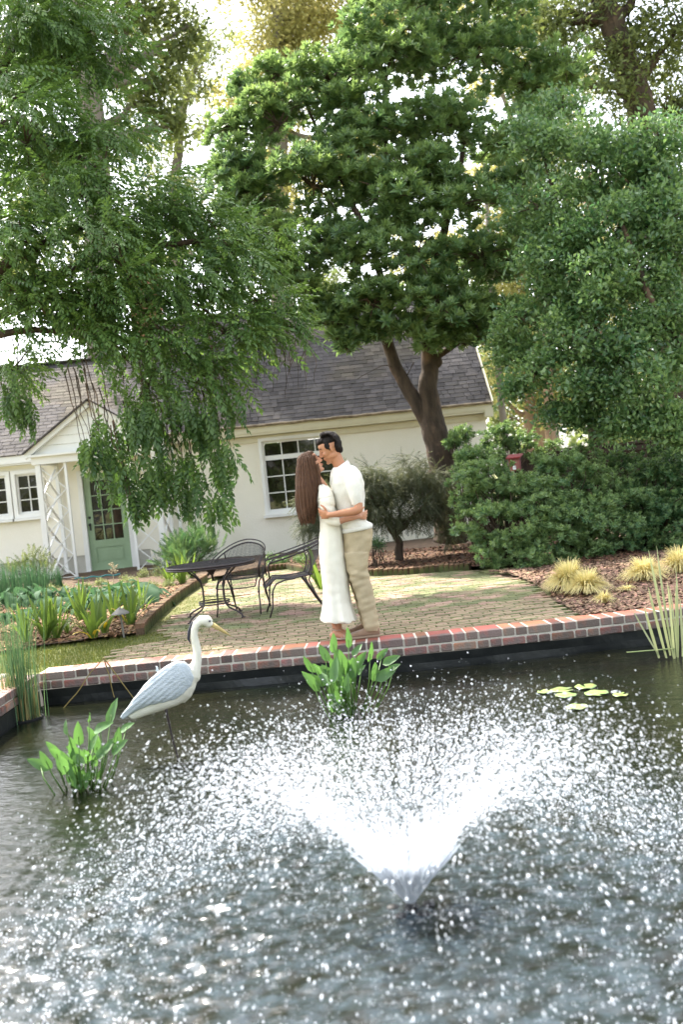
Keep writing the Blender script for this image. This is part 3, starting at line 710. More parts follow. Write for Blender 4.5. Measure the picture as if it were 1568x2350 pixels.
# ============================================================ TREES AND SHRUBS
M['leafweep'] = leafmat('weeping_leaf', (.044, .100, .028), (.130, .215, .055), trans=.34, rough=.40, spec=.42)
M['leafbay'] = leafmat('evergreen_leaf', (.062, .132, .056), (.210, .300, .100), trans=.36, rough=.34, spec=.5)
M['leafholly'] = leafmat('holly_leaf', (.045, .115, .045), (.190, .290, .098), trans=.34, rough=.28, spec=.6)
M['leafazalea'] = leafmat('azalea_leaf', (.048, .120, .048), (.185, .270, .095), trans=.28, rough=.42, spec=.4)
M['leafmaple'] = leafmat('laceleaf', (.045, .062, .034), (.105, .110, .050), trans=.3, rough=.6, spec=.25)
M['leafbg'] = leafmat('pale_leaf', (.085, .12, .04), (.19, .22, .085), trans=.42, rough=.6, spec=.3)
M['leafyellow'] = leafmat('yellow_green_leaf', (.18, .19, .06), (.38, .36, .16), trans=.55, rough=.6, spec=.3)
M['leafoak'] = leafmat('oak_leaf', (.060, .085, .030), (.14, .17, .055), trans=.42, rough=.5, spec=.3)

def leaf(L, W, fold=.12, n4=True):
    if n4: v = np.array([[0, 0, 0], [.45*L, W/2, fold*W], [L, 0, -.04*L], [.45*L, -W/2, fold*W], [.45*L, 0, -fold*W]]); t = np.array([[0, 4, 1], [4, 2, 1], [0, 3, 4], [3, 2, 4]])
    else: v = np.array([[0, 0, 0], [.45*L, W/2, 0], [L, 0, 0], [.45*L, -W/2, 0]]); t = np.array([[0, 2, 1], [0, 3, 2]])
    return v, t
def combine(items):
    Vs, Ts, ti = [], [], []; n = 0
    for v, t, q in items: Vs.append(v); Ts.append(t+n); ti.append(np.full(len(v), q)); n += len(v)
    return np.concatenate(Vs), np.concatenate(Ts), np.concatenate(ti)
def place(v, x, z, p, s=1.0):
    R = rotmats(np.array([x], float), np.array([z], float))[0]; return (v*s) @ R.T + np.array(p)
def tpl_rosette(n, L, W, el=38, r=None, whorls=1, fold=.12, n4=True, young=0.0):
    r = r or np.random.default_rng(n); it = []; lv, lt = leaf(L, W, fold, n4)
    for w in range(whorls):
        for i in range(n):
            a = 2*math.pi*(i+.5*w)/n + r.uniform(-.25, .25); e = R_(el+w*22+r.uniform(-16, 16))
            d = (math.sin(e), math.cos(e)*math.cos(a), math.cos(e)*math.sin(a))
            it.append((place(lv, d, (1.0, 0, 0), (.02+.03*w, 0, 0), r.uniform(.75, 1.1)*(1-.2*w)), lt, r.uniform(-.18, .18)+young*w))
    return combine(it)
def tpl_branchlet(n, length, L, W, droop=.35, seed=1, n4=True, hang=.5, spread=55):
    r = np.random.default_rng(seed); it = []; lv, lt = leaf(L, W, .12, n4)
    for i in range(n):
        t = (i+.6)/n; p = (length*t, 0, -droop*length*t*t); s = 1 if i % 2 else -1; a = R_(spread)*(1-.5*t)
        d = (math.cos(a), s*math.sin(a), -hang*r.uniform(.5, 1.5)); it.append((place(lv, d, (0, .3*s, 1), p, r.uniform(.7, 1.15)), lt, r.uniform(-.2, .2)))
    d = (1, 0, -.6); it.append((place(lv, d, (0, 0, 1), (length, 0, -droop*length)), lt, 0))
    # the twig itself
    k = 4; pts = np.array([(length*i/k, 0, -droop*length*(i/k)**2) for i in range(k+1)]); tv = np.concatenate([pts+[0, .003, 0], pts-[0, .003, 0]]); tt = []
    for i in range(k): tt += [[i, i+1, k+1+i], [i+1, k+2+i, k+1+i]]
    it.append((tv, np.array(tt), -.4)); return combine(it)
def tpl_bunch(n, rad, L, W, seed=1, n4=False, up=.4):
    r = np.random.default_rng(seed); it = []; lv, lt = leaf(L, W, .1, n4)
    for i in range(n):
        p = r.normal(size=3)*rad*.5; d = r.normal(size=3)+p/rad; z = r.normal(size=3)*.8+np.array([0, 0, up*2])
        it.append((place(lv, d, z, p, r.uniform(.6, 1.2)), lt, r.uniform(-.25, .25)))
    return combine(it)

def subclumps(blobs, per=14, sub=.40, flat=.62, seed=0):
    """blobs: (centre, radius) -> smaller clumps over the shell of each"""
    r = np.random.default_rng(seed); out = []
    for c, R in blobs:
        n = max(3, int(per*(1 if not hasattr(per, '__len__') else 1)))
        for i in range(n):
            d = r.normal(size=3); d /= np.linalg.norm(d); k = r.uniform(.45, 1.0); rs = R*sub*r.uniform(.6, 1.25)
            q = np.array(c)+d*np.array([R, R, R*.85])*k*(1-.25*sub); out.append((q, rs, d))
    return out
def crown_from(clumps, tpls, dens, flat=.6, out=.8, down=0.0, jitter=.5, size=1.0, seed=0, upz=1.0, under=-.35, droopdir=None, tint=.5):
    """sprays over each clump; dens = sprays per square metre of clump shell"""
    r = np.random.default_rng(seed); P0, X, Z, TI = [], [], [], []
    for (q, rs, d0) in clumps:
        n = max(3, int(dens*4*math.pi*rs*rs*.5)); u = r.normal(size=(n*2, 3)); u /= np.linalg.norm(u, axis=1, keepdims=True); u = u[u[:, 2] > under][:n]; n = len(u)
        rad = r.uniform(.55, 1.05, n)[:, None]; p = q+u*rad*np.array([rs, rs, rs*flat])
        x = u*out+r.normal(size=(n, 3))*jitter+np.array([0, 0, -down])+ (np.array(droopdir) if droopdir is not None else 0)
        z = np.array([0, 0, upz])+u*.6+r.normal(size=(n, 3))*.3
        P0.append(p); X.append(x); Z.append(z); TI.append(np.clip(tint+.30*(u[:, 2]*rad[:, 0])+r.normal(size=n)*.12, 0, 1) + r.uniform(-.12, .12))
    P0, X, Z, TI = map(np.concatenate, (P0, X, Z, TI)); R = rotmats(X, Z); n = len(P0); which = r.integers(0, len(tpls), n); Vs, Ts, ts = [], [], []; off = 0
    for k, (tv, tt, ti) in enumerate(tpls):
        w = which == k
        if not w.any(): continue
        V, T, t = scatter(tv, tt, P0[w], R[w], size*r.uniform(.8, 1.2, w.sum()), TI[w], ti); Vs.append(V); Ts.append(T+off); ts.append(t); off += len(V)
    return np.concatenate(Vs), np.concatenate(Ts), np.concatenate(ts)
def limb(mb, a, b, r0, r1, sag=0.0, wob=.08, n=8, seg=7):
    a, b = V3(a), V3(b); L = (b-a).length; pts = []; rad = []; o = V3((random.uniform(-9, 9), 0, 0))
    for i in range(seg+1):
        t = i/seg; p = a.lerp(b, t); w = wob*L*math.sin(math.pi*t)
        p = p+V3((noise.noise(o+V3((t*2.3, 0, 0))), noise.noise(o+V3((t*2.3, 5, 0))), noise.noise(o+V3((t*2.3, 9, 0)))))*w*2+V3((0, 0, sag*L*math.sin(math.pi*t)))
        pts.append(p); rad.append(r0*(1-t)+r1*t)
    mb.tube(pts, rad, n); return pts
def pipe(mb, pts, n=12, wob=.02, seg=5):
    """one continuous tapering stem through (point, radius) pairs"""
    P_ = [V3(p) for p, r in pts]; R = [r for p, r in pts]; pp, rr = [], []; o = V3((random.uniform(-9, 9), 0, 0)); k = 0
    for i in range(len(P_)-1):
        p0, p1, p2, p3 = P_[max(i-1, 0)], P_[i], P_[i+1], P_[min(i+2, len(P_)-1)]
        for j in range(seg):
            t = j/seg; q = .5*((2*p1)+(p2-p0)*t+(2*p0-5*p1+4*p2-p3)*t*t+(3*p1-p0-3*p2+p3)*t**3); k += 1
            w = (p2-p1).length*wob; q += V3((noise.noise(o+V3((k*.35, 0, 0))), noise.noise(o+V3((k*.35, 7, 0))), 0))*w
            r_ = R[i]*(1-t)+R[i+1]*t; pp.append(q); rr.append(r_*(1+.10*noise.noise(o+V3((k*.9, 3, 3)))))
    pp.append(P_[-1]); rr.append(R[-1]); mb.tube(pp, rr, n)
def twigs(mb, blobs, clumps, r0=.03, every=1, sag=.1):
    """branches from each blob centre out to its clumps"""
    cs = [V3(tuple(c)) for c, R in blobs]
    for i, (q, rs, d) in enumerate(clumps):
        if i % every: continue
        q = V3(tuple(q)); c = min(cs, key=lambda w: (w-q).length); limb(mb.tw, c, q, r0, r0*.3, sag=sag, n=4, seg=4)
def B(list_, f=1.0): return [(np.array(P(x, y, Y)), r*Y/FPX*f) for (x, y, Y, r) in list_]
def tree(name, label, cat, base, crown, bark, leafm, trunkbuild, group=None):
    t = thing(name, label, cat, base, group)
    mb = MB(); mb.tw = MB(); trunkbuild(mb); mb.build('trunk', bark, t, smooth=True); mb.tw.build('twigs', bark, t, kind='stuff')
    V, T, ti = crown; obj('crown', tri_mesh('crown', V, T, leafm, ti), t); return t

# ---- weeping tree on the left (trunk just outside the picture)
WB = B([(20, 60, 14.5, 200), (150, 150, 14.5, 170), (60, 330, 13.5, 190), (200, 300, 13.8, 120), (30, 560, 13, 170), (230, 470, 13.3, 180), (400, 470, 13.3, 120), (520, 570, 13.3, 110),
        (300, 630, 12.8, 170), (470, 640, 13, 120), (600, 690, 13.2, 85), (110, 740, 13, 120), (240, 770, 13, 100), (380, 770, 12.8, 120), (520, 760, 12.9, 85), (30, 850, 13, 65), (340, 880, 12.8, 85), (470, 860, 12.8, 75), (650, 750, 13.4, 45), (50, 690, 13, 85), (170, 700, 13, 80), (-80, -180, 15, 200), (120, -160, 16, 170), (60, -400, 17, 200), (280, -330, 18, 150), (-200, 300, 14, 200)])  # the high blobs out of view are added canopy, there to shade the patio
WH = B([(330, 960, 12.8, 85), (250, 990, 12.8, 60), (440, 960, 12.8, 75), (500, 920, 12.8, 45), (270, 1075, 12.8, 62), (360, 1070, 12.8, 75), (450, 1075, 12.8, 75), (505, 1020, 12.8, 38), (205, 1020, 12.8, 35),
        (490, 1145, 12.8, 40), (430, 1135, 12.8, 35), (310, 1140, 12.8, 26), (60, 925, 13, 26), (20, 900, 13, 30)])
tw = [tpl_branchlet(13, .40, .088, .037, .30, s, True, .45) for s in (1, 2, 3)]
twh = [tpl_branchlet(10, .28, .092, .042, .45, s, True, .75, 58) for s in (4, 5, 6)]
cl1 = subclumps(WB, 15, .42, seed=2); cl2 = subclumps(WH, 8, .45, seed=3)
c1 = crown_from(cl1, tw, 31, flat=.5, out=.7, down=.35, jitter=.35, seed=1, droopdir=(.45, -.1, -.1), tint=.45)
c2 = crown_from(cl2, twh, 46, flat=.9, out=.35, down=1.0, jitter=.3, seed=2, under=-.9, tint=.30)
off = len(c1[0]); cw = (np.concatenate([c1[0], c2[0]]), np.concatenate([c1[1], c2[1]+off]), np.concatenate([c1[2], c2[2]]))
def tb(mb):
    base = V3((-6.6, 13.6, -.1)); top = V3((-6.1, 13.5, 3.0)); limb(mb, base, top, .30, .24, wob=.03, n=12)
    up = P(-60, 300, 14); limb(mb, top, up, .22, .10, n=10); limb(mb, up, P(60, 40, 14.5), .10, .04)
    for (x, y, Y, r0) in ((190, 520, 13.4, .075), (400, 560, 13.2, .07), (330, 690, 12.9, .06), (120, 760, 13, .06)):
        m = limb(mb, top, P(x, y, Y), r0*1.6, r0*.6, sag=.12, wob=.10, seg=10); limb(mb, m[-1], m[-1]+V3((1.0, -.05, -.55)), r0*.6, .012, sag=.2)
    limb(mb, up, P(240, 400, 13.6), .07, .03, sag=.1); limb(mb, up, P(180, 160, 14.5), .06, .02, sag=.1)
    twigs(mb, WB, cl1, .02, 2)
    for (q, rs, d) in cl2[::2]:          # hanging twigs
        q = V3(tuple(q)); limb(mb.tw, q+V3((-.15, .1, 1.0)), q, .010, .004, wob=.06, n=4, seg=5)
    for i in range(26):                  # bare thin shoots hanging before the roof
        a = P(random.uniform(560, 720), random.uniform(765, 795), 13.2); limb(mb.tw, a, a+V3((random.uniform(-.15, .05), 0, -random.uniform(.3, .75))), .006, .002, wob=.12, n=3, seg=6)
tree('weeping_tree', 'large weeping tree on the left, its leafy branches drooping over the porch', 'tree', (-6.6, 13.6, 0), cw, M['bark'], M['leafweep'], tb)

# ---- central evergreen with forked trunk
CB = B([(900, 110, 18.4, 150), (1090, 130, 18.6, 140), (760, 190, 18, 110), (1230, 190, 18.6, 90), (640, 290, 17.8, 100), (860, 290, 17.6, 120), (1020, 290, 17.6, 110), (560, 400, 17.6, 85), (720, 430, 17.2, 110), (890, 460, 17, 130),
        (1060, 470, 17, 110), (640, 560, 17, 80), (800, 590, 16.8, 90), (960, 600, 16.6, 120), (1110, 600, 17, 90), (860, 700, 16.6, 75), (1000, 710, 16.4, 85), (1090, 740, 16.8, 60), (780, 745, 17, 50), (690, 650, 17, 60), (560, 500, 17.5, 60), (1150, 330, 18.4, 80), (1180, 720, 17.2, 40), (640, 170, 18.4, 50), (980, -40, 18.8, 150), (860, -160, 18.8, 130), (1150, -60, 18.8, 120), (740, 560, 17.2, 70), (980, 400, 17.2, 90), (790, 380, 17.4, 90), (1180, 440, 17.6, 80), (1150, 620, 17.4, 70), (530, 300, 17.9, 60), (530, 400, 17.6, 60), (590, 470, 17.4, 70), (560, 560, 17.4, 50), (640, 640, 17.2, 55), (1240, 300, 17.8, 70), (1220, 540, 17.4, 60), (560, 210, 18.3, 45), (1290, 150, 18.4, 70), (790, 790, 17, 36), (845, 765, 16.9, 36), (990, 790, 16.6, 34), (1055, 782, 16.8, 38), (1110, 765, 16.9, 42), (1170, 785, 17, 36), (725, 715, 17.2, 45), (805, 700, 17, 62), (900, 745, 16.8, 55), (955, 765, 16.7, 45), (1040, 720, 16.8, 65), (1100, 700, 17, 60)])  # blobs above the frame carry the crown higher, added for patio shade
tr_ = [tpl_rosette(8, .165, .050, 30, np.random.default_rng(s), 2, young=.22) for s in (1, 2, 3)]
clc = subclumps(CB, 22, .46, seed=5)
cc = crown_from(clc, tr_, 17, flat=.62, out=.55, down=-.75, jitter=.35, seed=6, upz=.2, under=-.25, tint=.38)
def tb(mb):
    Y = 17.4; foot = P(1030, 1200, Y); foot.z = -.1
    def pth(pts, n=10):
        pipe(mb, [(P(a[0], a[1], a[2]), a[3]) for a in pts], n, .06)
    pth([(1036, 1240, Y, .31), (1030, 1180, Y, .27), (1018, 1070, Y, .245), (1003, 1010, Y, .235), (990, 955, Y, .215), (983, 890, Y-.05, .165), (987, 830, Y-.1, .15), (978, 740, 17.2, .10), (960, 620, 17.2, .07)], 12)
    pth([(985, 975, Y, .15), (945, 905, Y, .125), (912, 850, Y, .115), (893, 795, Y, .105), (876, 755, 17.3, .10), (815, 735, 17.2, .065), (745, 738, 17.2, .05), (700, 700, 17.3, .035)], 12)
    mb.ball(P(1003, 830, Y-.12), (.10, .09, .11)); mb.ball(P(1031, 1045, Y-.1), (.10, .1, .14)); mb.ball(P(1000, 1100, Y-.1), (.2, .12, .2))
    pth([(978, 740, 17.2, .09), (1010, 560, 17.3, .07), (1050, 420, 17.6, .05), (1070, 250, 18.2, .03)], 8)
    pth([(876, 755, 17.3, .075), (870, 600, 17.1, .06), (800, 450, 17.3, .05), (740, 330, 17.8, .035), (700, 230, 18.2, .02)], 8)
    pth([(960, 620, 17.2, .07), (900, 430, 17.4, .05), (880, 250, 18, .04), (900, 110, 18.4, .02)], 8)
    pth([(985, 830, Y-.1, .07), (1060, 780, 17.2, .05), (1130, 720, 17.2, .03)], 7); pth([(745, 738, 17.2, .045), (720, 640, 17.2, .035), (650, 560, 17.3, .02)], 7)
    pth([(912, 850, Y, .012), (880, 838, Y-.2, .008), (820, 870, Y-.3, .004)], 4); pth([(925, 880, Y, .012), (950, 830, Y-.1, .008)], 4)
    twigs(mb, CB, clc, .022, 1)
tree('evergreen_tree', 'tall broadleaf evergreen with a forked brown trunk in front of the shingle roof', 'tree', (P(1030, 1200, 17.4).x, 17.4, 0), cc, M['bark'], M['leafbay'], tb)

# ---- holly on the right
HB = B([(1240, 330, 16, 80), (1370, 400, 15.8, 130), (1510, 370, 15.5, 110), (1240, 480, 15.6, 90), (1380, 540, 15.2, 120), (1520, 550, 15, 110), (1250, 620, 15.4, 90), (1390, 670, 14.8, 110), (1530, 720, 14.6, 100),
        (1210, 740, 15.2, 70), (1310, 780, 14.8, 90), (1440, 800, 14.6, 90), (1230, 860, 14.8, 55), (1330, 880, 14.6, 60), (1500, 880, 14.2, 75), (1450, 930, 14.2, 45), (1550, 950, 14, 45), (1310, 950, 14.8, 32), (1180, 890, 15, 28), (1600, 800, 14.4, 90), (1620, 550, 15, 90), (1290, 250, 16.4, 60), (1270, 940, 15, 42), (1380, 930, 15, 50), (1310, 690, 15.4, 90), (1300, 560, 15.6, 80), (1460, 470, 15.4, 90), (1560, 440, 15.2, 80), (1180, 820, 15.4, 45), (1470, 640, 15, 90), (1390, 860, 15, 70), (1160, 800, 15.6, 40), (1480, 965, 14.2, 36), (1560, 985, 14, 34), (1340, 960, 14.9, 36), (1400, 985, 14.6, 22), (1440, 975, 14.2, 34), (1520, 985, 14, 36), (1570, 1000, 13.8, 30), (1410, 900, 14.4, 50)])
th = [tpl_bunch(14, .15, .085, .045, s, True, .5) for s in (1, 2, 3, 4)]
clh = subclumps(HB, 20, .44, seed=7)
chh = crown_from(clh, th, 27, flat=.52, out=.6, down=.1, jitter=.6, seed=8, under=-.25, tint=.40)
def tb(mb):
    Y = 15.9; top = P(1340, 820, Y); foot = V3((top.x+.1, Y, -.1)); limb(mb, foot, top, .11, .09, wob=.05, n=10)
    for (x, y, YY) in ((1510, 690, 14.8), (1450, 560, 15.2), (1380, 450, 15.6), (1250, 600, 15.4), (1560, 830, 14.4), (1230, 820, 15), (1480, 350, 15.6), (1250, 360, 16)): limb(mb, top, P(x, y, YY), .085, .022, wob=.1, seg=9)
    pts = [(1430, 520, 14.8, .032), (1462, 600, 14.6, .04), (1487, 670, 14.5, .048), (1515, 730, 14.6, .055), (1580, 820, 14.9, .06)]
    pipe(mb, [(P(*a[:3]), a[3]) for a in pts], 10, .05)
    twigs(mb, HB, clh, .018, 2)
tree('holly_tree', 'dense dark green holly with small glossy leaves overhanging the fence on the right', 'tree', (P(1340, 820, 15.6).x+.1, 15.6, 0), chh, M['bark'], M['leafholly'], tb)

# ---- taller trees standing behind
bgt = [tpl_bunch(18, .45, .22, .10, s, False, .3) for s in (1, 2, 3)]
bgs = [tpl_bunch(18, .35, .16, .06, s, False, .3) for s in (4, 5, 6)]
def bgtree(label, blobs, trunk, bark, leafm, tpls=bgt, dens=5, per=11, sub=.42, size=1.0, seed=0, name='tall_tree', tint=.5, group='tall trees beyond the cottage'):
    bl = B(blobs); cl = subclumps(bl, per, sub, seed=seed); cr = crown_from(cl, tpls, dens, flat=.7, out=.4, down=.2, jitter=.8, size=size, seed=seed+1, under=-.8, tint=tint)
    def tb(mb):
        pts = [P(x, y, Y) for (x, y, Y, r) in trunk]; foot = V3((pts[0].x, pts[0].y, -.1)); pipe(mb, [(foot, trunk[0][3]*1.25)]+[(p, t_[3]) for p, t_ in zip(pts, trunk)], 12, .03)
        for c, R in bl:
            c = V3(tuple(c)); s = min(pts, key=lambda p: (p-c).length+max(0, p.z-c.z)*2); limb(mb, s, c, max(.04, trunk[-1][3]*.7), .03, wob=.1)
        twigs(mb, bl, cl, .035, 2)
    p0 = P(*trunk[0][:3]); return tree(name, label, 'tree', (p0.x, p0.y, 0), cr, bark, leafm, tb, group)
bgtree('tall grey trunked tree rising behind the left end of the roof', [(130, -60, 29, 150), (300, 60, 29, 95), (330, 230, 29, 60), (60, 120, 29, 130), (200, -180, 29, 150), (420, -160, 30, 120), (400, 120, 29, 45), (350, 30, 29, 60), (430, 60, 29, 50), (370, 190, 29, 45), (290, 320, 29, 50), (400, 290, 29, 35), (90, 400, 29, 130), (10, 640, 29, 90)],
       [(235, 800, 28, .42), (215, 320, 28, .36), (200, 190, 28, .33), (180, -60, 28, .28)], M['barkgrey'], M['leafoak'], dens=4.5, seed=21, tint=.6)
bgtree('pale airy tree with slender steep branches, left of the evergreen crown', [(420, 210, 36, 75), (380, 330, 36, 60), (470, 300, 36, 55), (480, 90, 36, 90), (440, 440, 36, 80), (330, 420, 36, 70), (250, 560, 36, 90), (330, 60, 36, 80), (520, 380, 36, 60), (300, 200, 36, 60), (460, 180, 36, 60)],
       [(405, 560, 36, .22), (410, 320, 36, .16), (440, 180, 36, .10)], M['barkgrey'], M['leafbg'], dens=5.5, seed=23, tpls=bgs, tint=.6)
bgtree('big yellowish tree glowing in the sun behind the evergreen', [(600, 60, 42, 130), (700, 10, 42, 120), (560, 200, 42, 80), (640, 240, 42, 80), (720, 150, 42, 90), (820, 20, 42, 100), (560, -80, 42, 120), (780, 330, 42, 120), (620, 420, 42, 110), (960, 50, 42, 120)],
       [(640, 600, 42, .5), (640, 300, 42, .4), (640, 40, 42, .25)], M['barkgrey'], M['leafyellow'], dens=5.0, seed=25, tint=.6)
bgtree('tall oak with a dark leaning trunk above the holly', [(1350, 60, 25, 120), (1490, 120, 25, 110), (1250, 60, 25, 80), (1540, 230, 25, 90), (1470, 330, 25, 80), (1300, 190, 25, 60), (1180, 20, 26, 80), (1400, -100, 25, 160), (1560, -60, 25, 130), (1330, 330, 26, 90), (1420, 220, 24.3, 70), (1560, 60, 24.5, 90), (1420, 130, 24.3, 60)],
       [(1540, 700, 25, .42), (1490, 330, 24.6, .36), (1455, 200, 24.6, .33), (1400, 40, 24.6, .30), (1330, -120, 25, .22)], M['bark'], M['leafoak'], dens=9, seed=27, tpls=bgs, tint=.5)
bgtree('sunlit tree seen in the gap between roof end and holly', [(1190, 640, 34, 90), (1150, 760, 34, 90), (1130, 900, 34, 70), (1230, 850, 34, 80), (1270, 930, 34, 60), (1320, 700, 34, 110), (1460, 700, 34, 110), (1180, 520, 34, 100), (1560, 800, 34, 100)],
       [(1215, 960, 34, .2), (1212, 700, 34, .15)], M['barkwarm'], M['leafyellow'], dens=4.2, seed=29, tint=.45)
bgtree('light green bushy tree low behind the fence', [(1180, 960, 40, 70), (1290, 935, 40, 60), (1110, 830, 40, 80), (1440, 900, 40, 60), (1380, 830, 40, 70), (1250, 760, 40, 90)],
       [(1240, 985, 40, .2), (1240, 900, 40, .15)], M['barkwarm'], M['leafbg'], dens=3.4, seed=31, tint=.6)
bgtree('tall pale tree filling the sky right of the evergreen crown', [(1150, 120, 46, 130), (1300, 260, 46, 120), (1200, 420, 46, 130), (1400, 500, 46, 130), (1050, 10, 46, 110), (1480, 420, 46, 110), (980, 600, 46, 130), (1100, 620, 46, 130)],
       [(1250, 800, 46, .35), (1230, 400, 46, .25)], M['barkgrey'], M['leafyellow'], dens=3.6, seed=33, tint=.4)
bgtree('hazy tree behind the left roof and chimney', [(60, 640, 48, 90), (180, 560, 48, 90), (320, 640, 48, 100), (480, 560, 48, 100), (600, 560, 48, 110), (740, 640, 48, 90), (540, 690, 48, 60)],
       [(330, 860, 48, .35), (330, 600, 48, .25)], M['barkgrey'], M['leafbg'], dens=3.0, seed=35, tint=.4)
def trunk_only(label, pts, bark, x2=None):
    t = thing('tree_trunk', label, 'tree trunk', (P(*pts[0][:3]).x, pts[0][2], 0)); mb = MB(); q = [P(*p[:3]) for p in pts]
    pipe(mb, [(V3((q[0].x, q[0].y, -.1)), pts[0][3]*1.2)]+[(a, p[3]) for a, p in zip(q, pts)], 12, .02)
    mb.build('trunk', bark, t, smooth=True)
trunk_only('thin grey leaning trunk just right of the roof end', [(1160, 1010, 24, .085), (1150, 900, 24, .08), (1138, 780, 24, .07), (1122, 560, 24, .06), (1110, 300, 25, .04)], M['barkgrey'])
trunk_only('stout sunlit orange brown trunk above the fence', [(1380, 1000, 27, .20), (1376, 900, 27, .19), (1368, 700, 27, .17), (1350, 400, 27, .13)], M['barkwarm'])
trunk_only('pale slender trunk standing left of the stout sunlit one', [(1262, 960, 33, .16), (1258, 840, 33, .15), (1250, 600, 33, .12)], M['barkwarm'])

# a wood closes the view all round; the one behind the viewer is what the windows mirror
def wood(name, label, pts, h, m, seed, dens=1.0, size=1.4):
    r = np.random.default_rng(seed); cl = []
    for (x, y) in pts:
        for k in range(7): rr = r.uniform(1.0, 2.2); cl.append((np.array([x+r.normal()*1.6, y+r.normal()*1.6, h*r.uniform(.10, 1.0)]), rr, 0))
    V, T, ti = crown_from(cl, bgt, dens, flat=.9, out=.4, down=.2, jitter=.8, size=size, seed=seed, under=-.9); obj(name, tri_mesh(name, V, T, m, ti), kind='stuff', label=label)
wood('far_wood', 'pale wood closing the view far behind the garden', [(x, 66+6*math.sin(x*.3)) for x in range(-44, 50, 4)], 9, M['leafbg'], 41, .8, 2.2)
wood('near_wood', 'dark trees across the pond that the windows mirror', [(x, -17-2*math.sin(x*.5)) for x in range(-34, 36, 4)], 6, M['leafoak'], 43, 1.0, 1.6)

# ---- shrubs
def shrub(name, label, cat, base, blobs, tpls, m, dens, per=12, sub=.42, flat=.45, seed=0, stems=True, size=1.0, out=.5, down=-.5, upz=.3, under=-.3, tint=.4, group=None, bark='bark', jitter=.35):
    cl = subclumps(blobs, per, sub, seed=seed); V, T, ti = crown_from(cl, tpls, dens, flat=flat, out=out, down=down, jitter=jitter, seed=seed+1, upz=upz, under=under, size=size, tint=tint)
    lo = V[:, 2] > .02; keep = lo[T].all(1); T = T[keep]
    t = thing(name, label, cat, base, group); obj('foliage', tri_mesh('foliage', V, T, m, ti), t)
    if stems:
        mb = MB()
        for i, (q, rs, d) in enumerate(cl):
            if i % 2 == 0: limb(mb, (base[0]+random.uniform(-.15, .15), base[1]+random.uniform(-.1, .1), 0), tuple(q), .014, .005, sag=.1, n=4, seg=5)
        mb.build('stem', M[bark], t)
    return t
ta = [tpl_rosette(7, .078, .026, 28, np.random.default_rng(s), 2, young=.35) for s in (1, 2, 3)]
def az(label, bl, seed, base=None, **k):
    b = B(bl); c = b[0][0]; return shrub('azalea', label, 'shrub', base or (float(c[0]), float(c[1]), 0), b, ta, M['leafazalea'], 75, per=24, sub=.36, flat=.50, seed=seed, group='azaleas along the dark fence', **k)
az('largest azalea at the patio corner, spreading over the low brick edging', [(1110, 1110, 14.2, 80), (1190, 1130, 14.2, 80), (1120, 1210, 13.8, 80), (1210, 1220, 13.6, 85), (1140, 1270, 13.4, 55), (1230, 1290, 13.2, 45), (1070, 1060, 14.6, 35), (1080, 1160, 14.2, 50)], 51, base=(2.2, 13.8, 0))
az('broad azalea left of centre along the dark fence, behind the largest grass tuft', [(1300, 1110, 14.6, 85), (1390, 1130, 14.4, 75), (1310, 1200, 14, 80), (1390, 1220, 13.8, 75), (1310, 1270, 13.6, 50), (1250, 1080, 15, 50), (1350, 1060, 15, 50), (1420, 1180, 14, 70), (1260, 1160, 14, 70), (1370, 1280, 13.6, 40)], 53)
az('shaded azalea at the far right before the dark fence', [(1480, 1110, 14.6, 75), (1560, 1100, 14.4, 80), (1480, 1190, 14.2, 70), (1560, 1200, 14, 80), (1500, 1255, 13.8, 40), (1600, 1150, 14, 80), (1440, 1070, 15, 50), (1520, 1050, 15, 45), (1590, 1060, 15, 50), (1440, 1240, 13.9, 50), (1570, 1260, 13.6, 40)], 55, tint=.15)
az('thin upright azalea shoots against the pale wall behind the big trunk', [(1060, 1000, 16.4, 28), (1040, 1020, 16.4, 18), (1075, 1050, 16.2, 30)], 57, base=(2.25, 16.4, 0))
az('azalea behind the red birdhouse', [(1150, 1000, 17, 45), (1200, 1020, 17, 45), (1120, 1050, 16.8, 45), (1260, 1040, 17, 35)], 59)
# laceleaf maple
tm = [tpl_branchlet(15, .20, .070, .0085, .7, s, False, .9, 65) for s in (1, 2, 3)]
MBL = B([(860, 1110, 16.2, 55), (940, 1100, 16.3, 60), (1000, 1120, 16.3, 55), (800, 1130, 16.2, 60), (740, 1160, 16.1, 50), (720, 1200, 16, 35), (900, 1170, 16, 50), (1010, 1190, 16.2, 45), (830, 1180, 16, 40), (960, 1170, 16, 40), (1030, 1230, 16.2, 22)])
mt = shrub('laceleaf_maple', 'small weeping laceleaf maple with a twisted trunk behind the couple', 'tree', (.9, 16.2, 0), MBL, tm, M['leafmaple'], 150, per=18, sub=.42, flat=.45, seed=61, stems=False, out=.6, down=.3, upz=1, under=-.2, jitter=.4)
mb = MB(); q = [(916, 1285, .075), (917, 1250, .065), (908, 1228, .055), (893, 1208, .05), (889, 1185, .045), (880, 1165, .035), (850, 1130, .02)]
pipe(mb, [(P(a[0], a[1], 16.1), a[2]) for a in q], 10, .1)
for (x, y) in ((940, 1200), (985, 1150), (930, 1130), (1000, 1130)): limb(mb, P(908, 1228, 16.1), P(x, y, 16.1), .035, .012, wob=.12)
for (x, y) in ((820, 1130), (760, 1150), (900, 1110)): limb(mb, P(889, 1185, 16.1), P(x, y, 16.1), .028, .008, wob=.12, sag=.15)
mb.build('trunk', M['bark'], mt, smooth=True)
